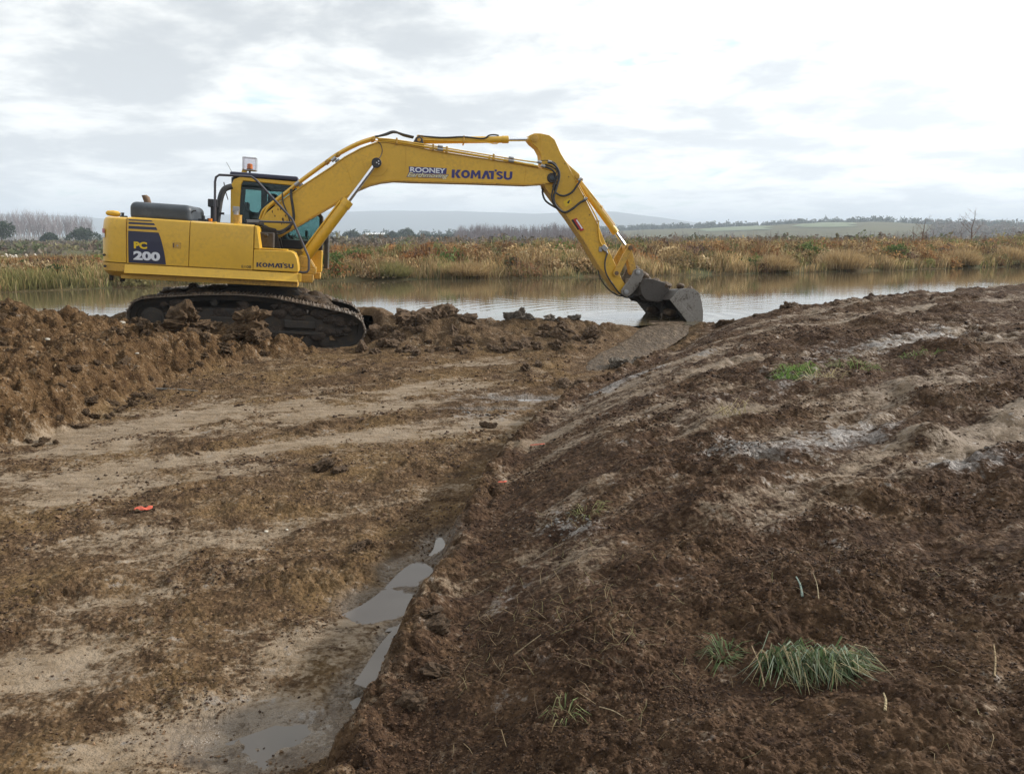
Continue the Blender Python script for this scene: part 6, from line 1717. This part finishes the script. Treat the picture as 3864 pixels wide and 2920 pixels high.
# orange ribbon scraps
for x, y, L, W_, rz, lab in [(-2.85, 6.15, .13, .08, 20, 'folded orange ribbon scrap lying alone on the dug floor'), (-.07, 5.9, .07, .022, 25, 'orange ribbon scrap on the trench edge, nearer of the two'), (.22, 6.96, .14, .012, 22, 'thin orange ribbon strip on the trench edge, farther of the two')]:
    vs, fs = [], []; nx, ny2 = 14, 5
    z0 = max(H(x, y), H(x + .05, y), H(x - .05, y))
    for i in range(nx + 1):
        for k in range(ny2 + 1):
            a, b = (i / nx - .5) * L, (k / ny2 - .5) * W_ * (1 - .5 * abs(i / nx - .5)); vs.append((a, b + W_ * .25 * math.sin(i * .5), .008 + W_ * .12 * math.sin(i * .9 + k * .8) * (.5 + .5 * math.sin(k * 2.0 + i * .4)) + .006))
    for i in range(nx):
        for k in range(ny2): q = i * (ny2 + 1) + k; fs.append((q, q + ny2 + 1, q + ny2 + 2, q + 1))
    o = MB().add(vs, fs).build('orange_ribbon', M['orange'], angle=60); o.location = (x, y, z0); o.rotation_euler = (0, 0, R(rz))
    sm = o.modifiers.new('thickness', 'SOLIDIFY'); sm.thickness = .003
    tag(o, lab, 'ribbon')


# grass tufts
def tuft(name, spots, nb, Lr, w, cols, lab, flat_=.5, dirpref=None):
    cd = Cards(); P, T, Q, Wd, Cc, Tc = [], [], [], [], [], []
    for k in range(nb):
        x, y, r = spots[random.randrange(len(spots))]; a = random.uniform(0, 6.28); q = r * math.sqrt(random.random()); px, py = x + q * math.cos(a), y + q * math.sin(a) * .6
        L = random.uniform(*Lr); d = a + random.gauss(0, .8) if dirpref is None else R(random.gauss(dirpref, 45))
        h_ = L * random.uniform(.15, .75) * (1 - flat_ * .5); out_ = math.sqrt(max(L * L - h_ * h_, .01 * L * L))
        P.append((px, py, 0)); Q.append((px + out_ * .45 * math.cos(d), py + out_ * .45 * math.sin(d), h_)); T.append((px + out_ * math.cos(d), py + out_ * math.sin(d), h_ * random.uniform(.1, .8)))
        s = Vector((-math.sin(d), math.cos(d), random.gauss(0, .4))).normalized() * w * random.uniform(.5, 1.3); Wd.append(tuple(s))
        c = np.array(cols[random.randrange(len(cols))]) * random.uniform(.75, 1.25); Cc.append(c); Tc.append(c * random.uniform(.9, 1.4))
    P, T, Q = np.array(P), np.array(T), np.array(Q)
    for A in (P, Q, T): A[:, 2] += hz_many(A[:, 0], A[:, 1]) - .004
    cd.blades(P, T, Q, np.array(Wd), np.array(Cc), np.clip(np.array(Tc), 0, 1))
    o = link(name, cd.mesh(name), M['leaf']); tag(o, lab, 'grass'); return o


GC = [(.075, .12, .045), (.11, .15, .06), (.14, .165, .08), (.20, .20, .12), (.27, .23, .12), (.055, .085, .04), (.24, .29, .21)]
tuft('grass_tuft', [(1.14, 2.79, .09), (1.16, 2.75, .08), (1.08, 2.77, .09), (.96, 2.79, .07), (1.10, 2.81, .09)], 680, (.06, .19), .0034, GC + [(.34, .28, .16), (.05, .08, .035), (.06, .095, .035), (.28, .31, .22)], 'uprooted grass tuft with long green and straw blades on the bank', .3, -80)
tuft('grass_tuft', [(.81, 2.93, .04), (.79, 2.89, .03)], 70, (.05, .12), .003, GC[:4], 'small green grass sprig beside the big uprooted tuft', .5)
tuft('grass_tuft', [(2.83, 8.25, .16), (2.95, 8.35, .14), (2.7, 8.1, .10)], 300, (.06, .15), .004, [(.10, .20, .035), (.15, .24, .05), (.20, .26, .08)], 'bright green grass patch among grey clay high on the bank', .5)
tuft('grass_tuft', [(3.5, 8.5, .2), (3.7, 8.65, .16)], 120, (.06, .16), .0035, [(.11, .18, .04), (.16, .22, .06), (.26, .25, .12)], 'thin streak of green grass beside the bright patch on the bank', .6)
tuft('grass_tuft', [(4.5, 9.1, .2)], 50, (.06, .15), .004, [(.12, .2, .05), (.2, .22, .09)], 'faint green sprig on the bank near the rim', .6)
tuft('grass_tuft', [(.45, 4.66, .08)], 50, (.04, .11), .002, [(.22, .24, .09), (.30, .27, .13)], 'tiny yellow green sprig on the trench edge', .5)
tuft('grass_tuft', [(.17, 2.61, .05)], 30, (.04, .10), .0025, [(.14, .18, .07), (.28, .26, .13)], 'short green blades by the clay smear near the camera', .5)
tuft('straw_bunch', [(3.0, 7.9, .2)], 50, (.1, .3), .004, [(.40, .33, .18), (.30, .24, .13)], 'bunch of straw stems just below the bright green grass patch', .4)
tuft('straw_bunch', [(1.75, 6.4, .12)], 30, (.1, .3), .004, [(.40, .33, .18), (.30, .24, .13)], 'few pale straw stems on the dark hump below the grass patches', .4)


# ------------------------------------------------------------------ haze over the plain
m = bpy.data.materials.new('thin_haze'); m.use_nodes = True; m.node_tree.nodes.clear()
vol = m.node_tree.nodes.new('ShaderNodeVolumePrincipled')
vol.inputs['Color'].default_value = (0.78, 0.88, 1.0, 1.0)
vol.inputs['Density'].default_value = 0.00033
vol.inputs['Anisotropy'].default_value = 0.0
out = m.node_tree.nodes.new('ShaderNodeOutputMaterial')
m.node_tree.links.new(vol.outputs[0], out.inputs['Volume'])
hz = MB().slab((-7600, -7600, -5.0), (7600, 7600, 150.0)).build('haze', m, None, smooth=False)
tag(hz, kind='stuff')
